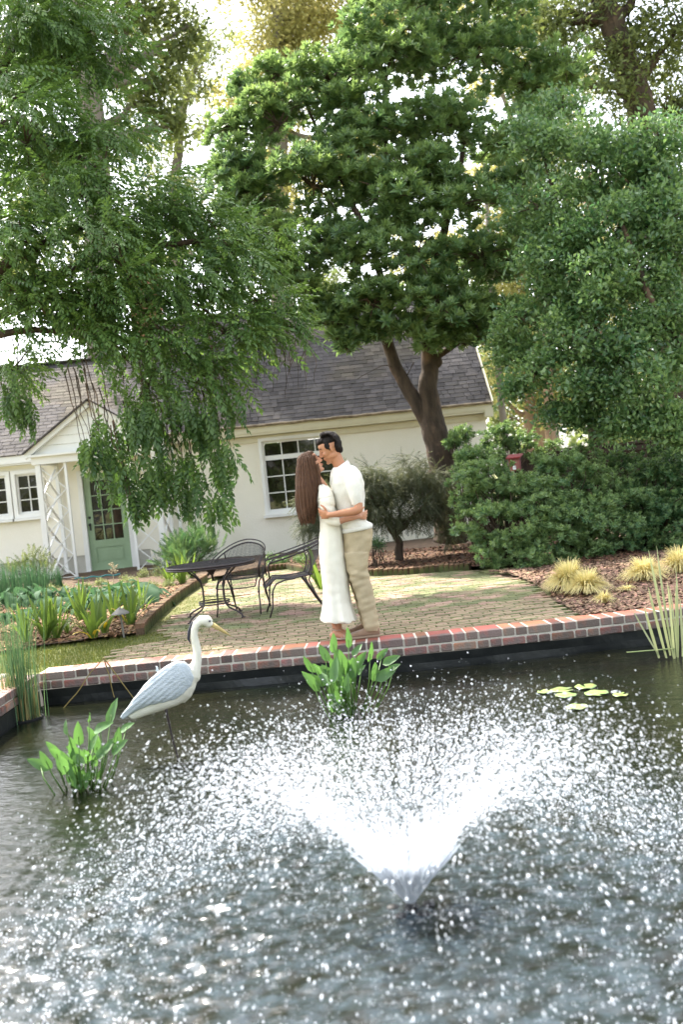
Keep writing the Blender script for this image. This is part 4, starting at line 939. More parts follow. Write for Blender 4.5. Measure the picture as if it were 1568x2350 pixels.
# boxwoods
tbx = [tpl_bunch(16, .05, .026, .016, s, False, .4) for s in (1, 2)]
for (x, y, Y, r, lb) in ((622, 1290, 17.6, 17, 'small round boxwood between the two iron chairs, left one'), (648, 1288, 17.7, 20, 'small round boxwood behind the front iron chair, middle one'), (690, 1284, 17.8, 17, 'small boxwood half hidden by the woman, right of the other two')):
    c = P(x, y, Y); shrub('boxwood', lb, 'shrub', (c.x, Y, 0), [(np.array(c), r*Y/FPX)], tbx, M['leafholly'], 150, per=16, sub=.45, flat=.9, seed=int(x), stems=False, group='clipped boxwoods under the window', under=-.9)
c = P(866, 1243, 15.6); shrub('boxwood', 'dark boxwood ball beside the twisted maple trunk', 'shrub', (c.x, c.y, 0), [(np.array(c), .12)], tbx, M['leafholly'], 260, per=18, sub=.4, flat=.9, seed=71, stems=True, under=-.9, tint=.1)
# cypress-like feathery shrub
tf = [tpl_branchlet(22, .26, .06, .012, .1, s, False, .2, 45) for s in (1, 2, 3)]
shrub('feathery_shrub', 'feathery evergreen shrub against the wall behind the iron table', 'shrub', (P(430, 1280, 18.6).x, 18.6, 0), B([(400, 1270, 18.6, 38), (430, 1245, 18.6, 34), (455, 1270, 18.4, 36), (490, 1262, 18.5, 20), (385, 1290, 18.4, 30), (425, 1292, 18.2, 34)]), tf, M['leafazalea'], 90, per=12, sub=.45, flat=.6, seed=73, out=.7, down=-.6, tint=.3)
tn = [tpl_branchlet(12, .2, .05, .018, .1, s, False, .3, 60) for s in (1, 2)]
shrub('airy_shrub', 'airy twiggy shrub at the foot of the wall, left of the porch', 'shrub', (P(88, 1330, 19).x, 19, 0), B([(85, 1290, 19, 26), (60, 1300, 19, 22), (100, 1315, 18.8, 22), (30, 1312, 19, 20)]), tn, M['leafoak'], 42, per=9, sub=.5, flat=.8, seed=75, out=.7, down=-.5)
M['leafcover'] = leafmat('silver_cover', (.12, .15, .06), (.24, .27, .12), trans=.35, rough=.6)
tg = [tpl_bunch(18, .05, .028, .014, s, False, .4) for s in (1, 2)]
cv = []; 
for (x, y, r) in ((330, 1322, 20), (365, 1318, 18), (395, 1322, 20), (300, 1338, 18), (345, 1345, 18), (385, 1345, 16), (415, 1330, 14), (290, 1330, 14), (230, 1338, 12), (150, 1352, 12), (120, 1350, 12), (200, 1345, 12), (60, 1362, 14), (90, 1368, 13), (250, 1352, 16), (310, 1356, 16), (20, 1368, 14), (355, 1362, 14), (170, 1358, 14)):
    q = PZ(x, y+8, 0); cv.append((np.array((q.x, q.y, .04)), r*q.y/FPX))
cl = subclumps(cv, 14, .5, seed=77); V, T, ti = crown_from(cl, tg, 120, flat=.8, out=.4, down=-.4, jitter=.5, seed=78, tint=.5); obj('ground_cover', tri_mesh('ground_cover', V, T, M['leafcover'], ti), kind='stuff', label='fine silvery green ground cover before the porch')

# ---- strappy and broad-leaved plants with leaves as parts
def strap_mesh(name, L, W, m, bend=.3, seg=6, fold=.25, shape=.55):
    mb = MB(); v = []; f = []
    for k in range(seg+1):
        t = k/seg; a = bend*t; w = W*(math.sin(math.pi*min(1, (t*.92+.10)))**shape)/2 if k < seg else W*.04
        x = L*(math.sin(a*t)*.75); z = L*t*math.cos(a*t*.6)
        v += [(x, -w, z), (x-fold*w, 0, z), (x, w, z)]
    for k in range(seg):
        a = 3*k; f += [(a, a+1, a+4, a+3), (a+1, a+2, a+5, a+4)]
    mb.add(v, f, .5); return mb.mesh(name, m, True)
M['iris'] = leafmat('iris_leaf', (.06, .115, .025), (.14, .205, .045), trans=.4, rough=.55, spec=.25)
M['irisyellow'] = leafmat('yellowing_leaf', (.42, .33, .04), (.50, .38, .06), trans=.4, rough=.6)
M['sedge'] = leafmat('variegated_sedge', (.22, .27, .12), (.44, .46, .26), trans=.4, rough=.5)
M['hosta'] = leafmat('hosta_leaf', (.035, .085, .045), (.075, .145, .07), trans=.25, rough=.7, spec=.15)
IR = [strap_mesh('leaf', .34*s, .030, M['iris'], b) for s, b in ((1, .25), (.8, .5), (1.1, .1), (.7, .9))]; IY = strap_mesh('leaf', .22, .028, M['irisyellow'], 1.3)
def fan(name, label, cat, loc, meshes, n, spread, yellow=0, group=None, scale=1.0, ring=.05):
    t = thing(name, label, cat, loc, group)
    for i in range(n):
        me = IY if i < yellow else random.choice(meshes); o = obj('leaf', me, t); a = random.uniform(0, 2*math.pi); tl = random.uniform(.05, spread)
        o.location = (loc[0]+math.cos(a)*ring*random.random(), loc[1]+math.sin(a)*ring*random.random(), loc[2]); o.rotation_euler = (0, tl, a); o.scale = (scale*random.uniform(.8, 1.1),)*3
    return t
IRISPOS = [(105, 1465, 14, 0, 1.3, 'upright green iris fan nearest the rushes'), (128, 1462, 12, 0, 1.2, 'narrow green iris fan second from the rushes'), (215, 1461, 15, 3, 1.3, 'leaning iris clump with yellowing blades in the bed centre'), (240, 1450, 11, 2, 1.1, 'iris clump with a yellow bent blade left of the path light'),
           (185, 1425, 14, 1, 1.3, 'pale iris fan behind the leaning clump'), (262, 1420, 12, 2, 1.2, 'iris clump just behind the path light cap'), (300, 1432, 14, 1, 1.3, 'iris clump right of the path light'), (325, 1400, 10, 0, 1.1, 'iris clump closest to the brick edging'), (60, 1470, 10, 0, 1.1, 'short iris fan half hidden by the rushes'), (155, 1450, 7, 0, .7, 'smallest iris tuft in bare leaf litter'),
           (392, 1342, 12, 0, 1.2, 'strap-leaved clump beside the iron table, left'), (420, 1340, 14, 0, 1.3, 'strap-leaved clump at the bend of the brick edging'), (440, 1325, 10, 0, 1.2, 'strap-leaved clump behind the table legs'), (738, 1350, 12, 0, 1.6, 'bright strap-leaved plant showing behind the woman\'s dress')]
for (x, y, n, ye, s, lb) in IRISPOS:
    q = PZ(x, y, .03); fan('iris', lb, 'plant', (q.x, q.y, .02), IR, n+5, .50, ye, 'irises in the beds' if x < 600 else None, s*1.12)
# hostas
def broad_mesh(name, L, W, m, cup=.15, droop=.5, seg=6, arrow=0.0):
    mb = MB(); v = []; f = []
    for k in range(seg+1):
        t = k/seg; w = W/2*math.sin(math.pi*(.10+.88*t)**.75)**.8 if 0 < k < seg else W*.02
        x = L*t; z = -droop*L*t*t; wv = .02*L*math.sin(k*2.2)
        back = -arrow*L*(1-t)**3
        v += [(x+back, -w, z+cup*w+wv), (x+back*.4, -w*.5, z+cup*.2*w), (x, 0, z), (x+back*.4, w*.5, z+cup*.2*w), (x+back, w, z+cup*w-wv)]
    for k in range(seg):
        for j in range(4): a = 5*k+j; f.append((a, a+5, a+6, a+1))
    mb.add(v, f, .5); return mb.mesh(name, m, True)
HO = [broad_mesh('leaf', .22, .14, M['hosta']), broad_mesh('leaf', .26, .13, M['hosta'], .2, .7), broad_mesh('leaf', .17, .12, M['hosta'], .1, .35)]
def mound(name, label, cat, loc, meshes, n, rad, h, group=None, scale=1.0):
    t = thing(name, label, cat, loc, group); mb = MB()
    for i in range(n):
        a = i*2.4+random.uniform(-.3, .3); k = math.sqrt((i+.5)/n); p = V3((loc[0]+math.cos(a)*rad*k, loc[1]+math.sin(a)*rad*k, loc[2]+h*(1-.6*k*k)*random.uniform(.8, 1.1)))
        o = obj('leaf', random.choice(meshes), t); o.location = p; o.rotation_euler = (random.uniform(-.25, .25), .1+.5*k+random.uniform(-.2, .2), a+random.uniform(-.4, .4)); o.scale = (scale*random.uniform(.75, 1.15),)*3
        limb(mb, loc, p, .005, .004, n=4, seg=3)
    mb.build('stem', M['hosta'], t); return t
for (x, y, n, rr, h, s, lb) in ((25, 1395, 26, .42, .30, .9, 'blue green broad-leaved mound at the left picture edge'), (95, 1385, 26, .42, .28, .9, 'broad-leaved mound second from the left edge'), (60, 1420, 18, .35, .18, .8, 'lower broad-leaved mound behind the rushes'), (165, 1375, 24, .42, .25, .9, 'broad-leaved mound before the porch post'),
                              (225, 1378, 20, .42, .25, 1.2, 'broad-leaved mound with large dark leaves below the door'), (285, 1372, 16, .45, .28, 1.5, 'large-leaved arching mound behind the path light'), (5, 1430, 14, .3, .2, .8, 'low broad-leaved mound cut by the left edge of the view'),
                              (130, 1400, 22, .38, .26, .9, 'broad-leaved mound directly above the narrow iris fans'), (195, 1402, 20, .36, .24, .9, 'broad-leaved mound between the iris fans and the porch step'), (255, 1392, 20, .40, .30, 1.3, 'dark arching mound left of the path light cap'), (325, 1382, 16, .36, .26, 1.3, 'arching mound nearest the brick edging'), (55, 1380, 22, .4, .3, .9, 'broad-leaved mound behind the left edge mounds')):
    q = PZ(x, y, .05); mound('hosta', lb, 'plant', (q.x, q.y, .02), HO, n, rr, h, 'broad-leaved mounds in the left bed', s)
# tall thin clump left by the wall and dried flower head
q = PZ(30, 1372, 0); blades('day_lily', [(q.x+random.uniform(-.55, .55), q.y+random.uniform(-.35, .35), 0) for i in range(520)], .55, .016, M['hosta'], lean=.35, segs=4, kind='thing'); o = bpy.data.objects['day_lily']; props(o, 'tall narrow-leaved clump at the foot of the wall on the far left', 'plant')
q = PZ(122, 1352, 0); blades('day_lily', [(q.x+random.uniform(-.16, .16), q.y+random.uniform(-.12, .12), 0) for i in range(170)], .36, .014, M['hosta'], lean=.4, segs=4, kind='thing'); props(bpy.data.objects['day_lily.001'], 'short narrow-leaved clump in front of the porch post', 'plant')
M['dry'] = mat('dried_flower', (.50, .44, .30), (.38, .32, .2), rough=.9)
q = P(262, 1349, 16.5); t = thing('dried_flower', 'pale dried starry flower head on a thin stalk before the green door', 'flower', (q.x, q.y, 0)); mb = MB(); mb.tube([(q.x, q.y, 0), P(259, 1318, 16.5)], .005, 5); mb.build('stem', M['dry'], t)
c = P(259, 1303, 16.5); mb = MB()
for i in range(34): d = V3(tuple(randu(1)[0])); mb.tube([c, c+d*.085], [.002, .002], 3); mb.ball(c+d*.09, .012, n=5, m=4)
mb.build('flower_head', M['dry'], t)

# golden sedge tufts on the mulch
M['golden'] = leafmat('golden_sedge', (.48, .45, .19), (.68, .62, .33), trans=.4, rough=.6)
def tuft(loc, R, h, n, label):
    a = rng.uniform(0, 2*math.pi, n); reach = R*rng.uniform(.3, 1.1, n); seg = 5; hh = h*rng.uniform(.6, 1.15, n); Vs = []; side = np.stack([-np.sin(a), np.cos(a), np.zeros(n)], 1); d = np.stack([np.cos(a), np.sin(a), np.zeros(n)], 1)
    p0 = np.array(loc)+d*R*.18*rng.uniform(0, 1, n)[:, None]
    for k in range(seg+1):
        t = k/seg; z = hh*(1.9*t-1.75*t*t*np.clip(reach/R, .4, 1)); c = p0+d*(reach*t**1.3)[:, None]+np.outer(z, [0, 0, 1]); w = .0065*(1-.8*t); Vs += [(c-side*w)[:, None], (c+side*w)[:, None]]
    V = np.concatenate(Vs, 1); K = V.shape[1]; tt = []
    for k in range(seg): b = 2*k; tt += [[b, b+1, b+3], [b, b+3, b+2]]
    T = (np.array(tt)[None]+(np.arange(n)*K)[:, None, None]).reshape(-1, 3); V[..., 2] = np.maximum(V[..., 2], .01)
    t = thing('sedge_tuft', label, 'grass tuft', tuple(loc), 'golden sedge tufts on the mulch'); obj('leaves', tri_mesh('leaves', V.reshape(-1, 3), T, M['golden'], np.repeat(rng.uniform(0, 1, n), K)), t, kind='stuff')
for (x, y, R, h, n, lb) in ((1308, 1352, .29, .26, 1500, 'largest golden sedge tuft, left half of the pair beside the azaleas'), (1350, 1358, .26, .20, 900, 'golden sedge tuft grown against the right side of the largest'), (1480, 1328, .28, .20, 900, 'golden sedge tuft in the middle of the right mulch bed'), (1560, 1310, .28, .24, 700, 'golden sedge tuft at the right picture edge'), (1388, 1380, .13, .10, 240, 'tiny golden sedge tuft alone on the mulch'), (1440, 1352, .12, .06, 120, 'flattened sparse sedge tuft between two larger ones')):
    q = PZ(x, y, .02); tuft((q.x, q.y, .01), R, h, n, lb)

# ---- pond plants
M['rush'] = leafmat('rush', (.05, .12, .05), (.13, .22, .09), trans=.2, rough=.5)
M['straw'] = leafmat('rush_base', (.25, .20, .07), (.36, .30, .12), trans=.2, rough=.6)
def rushes(name, label, cx, cy, z, rx, ry, n, h, m, w, lean, cat='plant', base=True):
    t = thing(name, label, cat, (cx, cy, z)); pts = [(cx+random.gauss(0, rx), cy+random.gauss(0, ry), z) for i in range(n)]
    blades('blades', pts, h, w, m, lean=lean, segs=5, parent=t, curl=.4)
    if base: blades('dry_blades', [p for p in pts[::2]], h*.42, w*1.3, M['straw'], lean=lean*.6, segs=3, parent=t)
    mb = MB(); mb.tube([(cx, cy, z-.2), (cx, cy, z+.012)], [max(rx, ry)*1.9, max(rx, ry)*2.2], 20); mb.build('basket', M['black'], t); return t
q = PZ(52, 1650, WZ); rushes('rush_clump', 'tall thin rushes in a basket at the left pond corner', q.x, q.y, WZ, .075, .07, 230, .92, M['rush'], .007, .22)
t = thing('fallen_rush', 'three bent straw stalks leaning off the rush clump into the water', 'plant', (q.x, q.y, WZ)); Yq = q.y
for (a, b) in (((145, 1625), (238, 1508)), ((238, 1508), (262, 1600)), ((240, 1512), (312, 1610))):
    mb = MB(); limb(mb, P(*a, Yq+.3), P(*b, Yq+.35), .006, .004, wob=.02, n=5); mb.build('stalk', M['straw'], t)
q = PZ(1545, 1512, WZ); t = thing('sweet_flag', 'pale variegated sword-leaved plant standing in the water at the right edge', 'plant', (q.x, q.y, WZ))
SF = [strap_mesh('leaf', L, .030, M['sedge'], b, shape=.35) for L, b in ((.62, .05), (.50, .15), (.40, .1), (.75, .08))]
for i, (bx, by, tx, ty) in enumerate(((1513, 1504, 1478, 1388), (1532, 1505, 1488, 1345), (1543, 1500, 1492, 1260), (1552, 1506, 1505, 1250), (1548, 1508, 1538, 1328), (1556, 1502, 1546, 1335), (1560, 1508, 1562, 1300), (1562, 1512, 1556, 1340), (1566, 1500, 1580, 1330), (1552, 1515, 1535, 1340), (1572, 1510, 1568, 1370), (1520, 1504, 1452, 1395))):
    a, b = P(bx, by, q.y), P(tx, ty, q.y+.03*i-.15); L = (b-a).length; me = strap_mesh('leaf', L, .023, M['sedge'], .06, shape=.35); o = obj('leaf', me, t); d = (b-a).normalized(); o.location = a+V3((0, .02*(i % 4), -.02)); o.rotation_mode = 'QUATERNION'; o.rotation_quaternion = d.to_track_quat('Z', 'Y') @ Matrix.Rotation(random.uniform(.9, 2.2), 3, 'Z').to_quaternion()
mb = MB(); mb.bar(P(1440, 1502, q.y)+V3((0, 0, .02)), P(1550, 1493, q.y)+V3((0, 0, .02)), .03, .004); mb.build('leaf', M['sedge'], t)
M['pickerel'] = leafmat('arrow_leaf', (.045, .125, .030), (.11, .21, .065), trans=.35, rough=.45, spec=.45)
M['pickstem'] = leafmat('arrow_stem', (.07, .15, .025), (.11, .21, .04), trans=.2, rough=.4)
AR = [broad_mesh('leaf', L, W, M['pickerel'], .28, .12, 7, .10) for L, W in ((.155, .075), (.13, .06), (.17, .07))]
def arrow_plant(label, cx, cy, tips, n_extra, rx, hz, scale=1.0):
    t = thing('arrow_leaf_plant', label, 'plant', (cx, cy, WZ), 'arrow-leaved plants standing in the pond'); mb = MB()
    pts = [P(x, y, cy+random.uniform(-.10, .10)) for x, y in tips]+[V3((cx+random.gauss(0, rx*.55), cy+random.gauss(0, .10), WZ+hz*random.uniform(.15, .85))) for i in range(n_extra)]
    for p in pts:
        b = V3((cx+(p.x-cx)*.45+random.gauss(0, .02), cy+random.gauss(0, .05), WZ-.03)); d = V3(((p.x-cx)*1.6+random.gauss(0, .12), random.gauss(0, .18)-.10, .30+random.uniform(-.1, .35)))
        mid = (b+p)/2+V3(((p.x-cx)*.12, 0, .03)); mb.tube([b, mid, p], [.0055, .0045, .003], 5, tint=.5)
        o = obj('leaf', random.choice(AR), t); o.location = p-d.normalized()*.05; o.rotation_mode = 'QUATERNION'; d.normalize(); z = V3((random.gauss(0, .6), -.9, .7)); z = (z-d*z.dot(d)).normalized(); y = z.cross(d)
        o.rotation_quaternion = Matrix((d, y, z)).transposed().to_quaternion(); o.scale = (scale*random.uniform(.75, 1.15),)*3
    mb.build('stem', M['pickstem'], t, smooth=True)
q = PZ(800, 1640, WZ)
arrow_plant('arrow-leaved water plant before the couple\'s feet', q.x, q.y, [(765, 1478), (800, 1468), (745, 1500), (820, 1490), (775, 1510), (712, 1528), (850, 1500), (878, 1500), (895, 1515), (905, 1530), (730, 1540), (860, 1545), (880, 1550), (790, 1530), (830, 1535), (810, 1550), (745, 1560), (765, 1550), (720, 1570)], 30, .16, .42)
q = PZ(190, 1810, WZ)
arrow_plant('arrow-leaved water plant at lower left, nearest to the viewer', q.x, q.y, [(255, 1640), (205, 1645), (150, 1665), (230, 1670), (290, 1668), (270, 1690), (180, 1690), (215, 1700), (250, 1710), (235, 1725), (92, 1755), (105, 1745), (165, 1715), (130, 1730), (200, 1735), (270, 1715)], 22, .13, .28, .85)
M['lily'] = mat('lily_pad', (.16, .27, .07), (.24, .30, .10), scale=18, rough=.35, spec=.5, c3=(.30, .30, .10), c3s=9, c3t=.62, rnd=.3)
for i, (x, y, r, lb) in enumerate(((1290, 1586, .085, 'lily pad, back left of the group'), (1345, 1578, .082, 'lily pad, furthest back of the group'), (1300, 1598, .075, 'lily pad at the front left of the group'), (1370, 1593, .085, 'lily pad in the middle right of the group'), (1425, 1597, .055, 'small yellowish lily pad, rightmost of the group'), (1250, 1590, .05, 'small curled lily pad at the left end of the group'), (1325, 1625, .075, 'lily pad nearest the spray'))):
    q = PZ(x, y, WZ); mb = MB(); n = 26; ring = []; inn = []
    for k in range(n+1):
        a = .22+(2*math.pi-.44)*k/n; ring.append((r*math.cos(a), r*math.sin(a), .006+.003*math.sin(a*5))); inn.append((r*.5*math.cos(a), r*.5*math.sin(a), .002))
    v = [(0, 0, 0)]+inn+ring; f = [(0, 1+k, 2+k) for k in range(n)]+[(1+k, n+2+k, n+3+k, 2+k) for k in range(n)]
    v2 = [(a, b, c-.004) for a, b, c in v]; m_ = len(v); mb.add(v+v2, f+[tuple(j+m_ for j in reversed(g)) for g in f]+[(n+2+k, n+2+k+m_, n+3+k+m_, n+3+k) for k in range(n)])
    o = mb.build('lily_pad', M['lily'], smooth=True, label=lb+', green, floating', cat='lily pad', group='lily pads floating on the pond'); o.location = (q.x, q.y, WZ+.008); o.rotation_euler = (0, 0, i*1.7)

# ============================================================ GARDEN FURNITURE
def mesh_panel(surf, nu, nv, r):
    """woven wire over a surface surf(u,v): thin square strips both ways"""
    mb = MB()
    def strip(pts, w):
        v = []; f = []
        for i, p in enumerate(pts):
            a = (pts[min(i+1, len(pts)-1)]-pts[max(i-1, 0)]).normalized(); n = w; s = a.cross(n)
            s = s.normalized()*r if s.length > 1e-5 else V3((r, 0, 0)); nn = n.normalized()*r*.6; v += [p-s, p+nn, p+s, p-nn]
        for i in range(len(pts)-1):
            for k in range(4): f.append((4*i+k, 4*i+4+k, 4*i+4+(k+1) % 4, 4*i+(k+1) % 4))
        mb.add(v, f)
    for i in range(nu+1): strip([surf(i/nu, j/8) for j in range(9)], V3((.3, .2, 1)))
    for j in range(nv+1): strip([surf(i/14, j/nv) for i in range(15)], V3((.3, .2, 1)))
    return mb
def table():
    c = P(483, 1294, 11.4); TH = c.z; c.z = 0
    t = thing('patio_table', 'round black wrought iron mesh-top table on four curved legs', 'table', tuple(c)); R = .505; H = TH
    mb = MB(); ring = [V3((c.x+R*math.cos(a), c.y+R*math.sin(a), H)) for a in [2*math.pi*i/48 for i in range(49)]]; mb.tube(ring, .013, 6, cap=False)
    mb.tube([V3((c.x+R*math.cos(a), c.y+R*math.sin(a), H-.022)) for a in [2*math.pi*i/48 for i in range(49)]], .010, 6, cap=False); mb.build('rim', M['iron'], t, smooth=True)
    mb = MB(); n = 46
    for i in range(1, n):
        x = -R+2*R*i/n; h = math.sqrt(max(0, R*R-x*x)); mb.box((c.x+x, c.y, H), (.0075, 2*h, .004)); mb.box((c.x, c.y+x, H+.002), (2*h, .0075, .004))
    mb.build('mesh_top', M['ironmesh'], t, kind='stuff')
    a0 = R_(48)
    for i in range(4):
        a = a0+math.pi/2*i+.1; prof = [(.40, .715), (.36, .66), (.26, .58), (.19, .50), (.165, .40), (.165, .26), (.175, .19), (.22, .14), (.33, .09), (.40, .05), (.425, .0)]
        pts = [V3((c.x+r*math.cos(a), c.y+r*math.sin(a), z*H/.72)) for r, z in prof]
        mb = MB(); mb.tube(pts, .0105, 7); mb.box(pts[-1]+V3((0, 0, .006)), (.045, .03, .012)); mb.build('leg', M['iron'], t, smooth=True)
    mb = MB()
    for z in (.19, .165): mb.tube([V3((c.x+.175*math.cos(a), c.y+.175*math.sin(a), z)) for a in [2*math.pi*i/24 for i in range(25)]], .008, 6, cap=False)
    mb.build('ring', M['iron'], t, smooth=True)
    mb = MB(); mb.tube([(c.x, c.y, H-.002), (c.x, c.y, H-.05), (c.x, c.y, H-.10), (c.x, c.y, H-.12)], [.10, .075, .035, .03], 14); mb.build('umbrella_hub', M['iron'], t)
table()
def chair_build(label, loc, rz):
    t = thing('patio_chair', label, 'chair', (0, 0, 0), 'black iron armchairs at the patio table'); W = .27
    # seat: mesh pan with rolled front
    def seat(u, v): y = (u-.5)*2*W*.86; x = .24-.48*v; z = .425-.02*math.sin(math.pi*v)-.015*(1-4*(u-.5)**2) - (.10*((.12-v)/.12)**1.4 if v < .12 else 0) - .0; return V3((x+(.05*(v < .06)), y, z))
    mesh_panel(seat, 26, 26, .0024).build('seat', M['ironmesh'], t, kind='stuff')
    mb = MB(); mb.tube([seat(u/14, 0) for u in range(15)], .007, 6); mb.tube([seat(0, v/14) for v in range(15)], .008, 6); mb.tube([seat(1, v/14) for v in range(15)], .008, 6); mb.tube([seat(u/14, 1) for u in range(15)], .008, 6); mb.build('seat_frame', M['iron'], t, smooth=True)
    def hoop(u, d=0.0):
        a = (u-.5)*2; s = abs(a); y = -W*1.08*math.sin(a*math.pi/2)**1 if s < 1 else -W*1.08*a
        x = .20-.60*(1-s**2.6); z = .60+.19*(1-s**1.7) if s < 1 else .60
        return V3((x-d*.5, y*(1+d), z+d))
    mb = MB()
    for d in (0, .038):
        pts = [hoop(i/40, d) for i in range(41)]; e0, e1 = pts[0], pts[-1]
        pts = [V3((.235, e0.y*.93, .42)), V3((.245, e0.y*.96, .54)), V3((.235, e0.y, .585))]+pts+[V3((.235, e1.y, .585)), V3((.245, e1.y*.96, .54)), V3((.235, e1.y*.93, .42))]
        mb.tube(pts, .0095 if d == 0 else .0075, 7)
    mb.build('arm_rail', M['iron'], t, smooth=True)
    def back(u, v):
        uu = .18+.64*u; h = hoop(uu); b = V3((-.20-.06*math.sin(math.pi*u), -W*.86*math.cos(math.pi*u)*-1*-1, .43)); b = V3((-.23+.03*abs(u-.5)*2, (0.5-u)*2*W*.86*1.0, .43)); return b.lerp(h, v)+V3((-.03*math.sin(math.pi*v), 0, 0))
    mesh_panel(back, 34, 20, .0024).build('backrest', M['ironmesh'], t, kind='stuff')
    mb = MB(); mb.tube([back(0, v/8) for v in range(9)], .008, 6); mb.build('back_post', M['iron'], t, smooth=True); mb = MB(); mb.tube([back(1, v/8) for v in range(9)], .008, 6); mb.build('back_post', M['iron'], t, smooth=True)
    for s in (-1, 1):
        mb = MB(); y = s*W*.92; mb.tube([V3((-.05, y, .40)), V3((.08, y, .39)), V3((.17, y, .36)), V3((.215, y, .29)), V3((.225, y, .20)), V3((.235, y*1.02, .10)), V3((.275, y*1.05, .0))], .0095, 7); mb.ball((.222, y, .25), .016); mb.build('leg', M['iron'], t, smooth=True)
        mb = MB(); mb.tube([V3((-.12, y*.9, .42)), V3((-.20, y*.85, .30)), V3((-.30, y*.85, .12)), V3((-.38, y*.85, .0))], .0105, 7); mb.tube([V3((-.25, y*.8, .50)), V3((-.20, y*.8, .36)), V3((-.27, y*.8, .18)), V3((-.33, y*.85, .08))], .008, 7); mb.build('leg', M['iron'], t, smooth=True)
    t.location = loc; t.rotation_euler = (0, 0, rz); return t
def feet(pts): 
    q = [PZ(x, y, 0) for x, y in pts]; return sum(q, V3((0, 0, 0)))/len(q)
c1_ = PZ(563, 1404, 0); chair_build('black iron armchair behind the table, facing the pond', (c1_.x, c1_.y+.0, 0), R_(-100))
c2_ = PZ(672, 1404, 0); chair_build('black iron armchair beside the woman, turned side-on with its back to her', (c2_.x, c2_.y, 0), R_(188))

# path light
q = PZ(284, 1458, 0); t = thing('path_light', 'small grey metal path light with a cone cap among the irises', 'path light', (q.x, q.y, 0))
mb = MB(); mb.tube([(q.x, q.y, -.02), (q.x-.015, q.y, .25)], .011, 8); mb.build('stake', M['lampmetal'], t); mb = MB(); z = .235
mb.tube([(q.x-.015, q.y, z), (q.x-.015, q.y, z+.012), (q.x-.018, q.y, z+.045), (q.x-.02, q.y, z+.07)], [.098, .092, .045, .008], 20); mb.build('cap', M['lampmetal'], t)

# birdhouse
def birdhouse():
    b = P(1185, 1080, 15.2); t = thing('birdhouse', 'small dark red wooden birdhouse on a post among the azaleas', 'birdhouse', (b.x, b.y, 0)); A = Matrix.Rotation(R_(-22), 3, 'Z')
    mb = MB(); mb.box((b.x, b.y, b.z/2), (.05, .05, b.z)); mb.build('post', M['bark'], t)
    w, h, d = .165, .21, .16
    mb = MB(); mb.box(b+V3((0, 0, h/2)), (w-.02, d-.02, h), A); mb.build('wall', M['red'], t)
    mb = MB(); mb.box(b+A @ V3((0, -d/2, h/2-.01)), (w, .016, h-.02), A); mb.build('front', M['redtan'], t)
    mb = MB(); mb.tube([b+A @ V3((0, -d/2-.002, h*.60)), b+A @ V3((0, -d/2-.012, h*.60))], .022, 14); mb.build('entrance_hole', M['darkgap'], t)
    mb = MB(); mb.box(b+A @ V3((.0, -d/2-.012, h*.22)), (.05, .01, .05), A); mb.ball(b+A @ V3((.005, -d/2-.02, h*.33)), .018); mb.build('ornament', M['trim'], t)
    Rr = A @ Matrix.Rotation(R_(12), 3, 'X'); mb = MB(); mb.box(b+V3((0, 0, h+.012))+A @ V3((0, -.015, .0)), (w+.06, d+.09, .018), Rr); mb.build('roof', M['red'], t)
birdhouse()

# ============================================================ ORGANIC BODIES
def grow(name, mb, voxel, m, parent, smooth=3, factor=.5, disp=None, **k):
    """fuses overlapping closed shapes into ONE continuous surface"""
    me = bpy.data.meshes.new(name); me.from_pydata([tuple(v) for v in mb.v], [], mb.f); o = bpy.data.objects.new('tmp', me); link(o)
    r = o.modifiers.new('r', 'REMESH'); r.mode = 'VOXEL'; r.voxel_size = voxel; r.adaptivity = 0
    if smooth: s = o.modifiers.new('s', 'SMOOTH'); s.iterations = smooth; s.factor = factor
    dg = bpy.context.evaluated_depsgraph_get(); ev = o.evaluated_get(dg); m2 = bpy.data.meshes.new_from_object(ev); bpy.data.objects.remove(o)
    if disp:
        n = len(m2.vertices); co = np.empty(n*3, np.float32); m2.vertices.foreach_get('co', co); co = co.reshape(-1, 3); nr = np.empty(n*3, np.float32); m2.vertex_normals.foreach_get('vector', nr); nr = nr.reshape(-1, 3)
        d = np.array([disp(V3(c)) for c in co.tolist()], np.float32); co += nr*d[:, None]; m2.vertices.foreach_set('co', co.ravel()); m2.update()
    m2.name = name; m2.materials.clear(); m2.materials.append(m); m2.shade_smooth(); return obj(name, m2, parent, **k)
def skinmat(name, c, c2):
    m = mat(name, c, c2, scale=9, rough=.48, spec=.4); b = m.node_tree.nodes['Principled BSDF']; b.inputs['Subsurface Weight'].default_value = .12; b.inputs['Subsurface Radius'].default_value = (.012, .005, .003); b.inputs['Subsurface Scale'].default_value = 1.0; return m
M['skinm'] = skinmat('skin_tan', (.50, .235, .125), (.43, .19, .095)); M['skinw'] = skinmat('skin_fair', (.56, .285, .175), (.48, .235, .14))
M['lip'] = mat('lip', (.36, .12, .09), rough=.5)
M['knit'] = mat('white_knit', (.86, .83, .73), (.80, .77, .67), scale=55, rough=.95, spec=.1, bump=.5, bscale=260, sheen=.3)
M['linen'] = mat('ivory_linen', (.86, .82, .69), (.80, .76, .63), scale=6, rough=.9, spec=.15, bump=.35, bscale=160, sheen=.2)
M['khaki'] = mat('khaki_cotton', (.49, .405, .26), (.43, .35, .22), scale=9, rough=.9, spec=.12, bump=.3, bscale=150)
M['suede'] = mat('tan_suede', (.30, .195, .125), (.23, .15, .095), scale=15, rough=.95, bump=.3, sheen=.3)
M['sole'] = mat('crepe_sole', (.30, .22, .15), rough=.9)
M['strapm'] = mat('beige_leather', (.62, .50, .38), rough=.6)
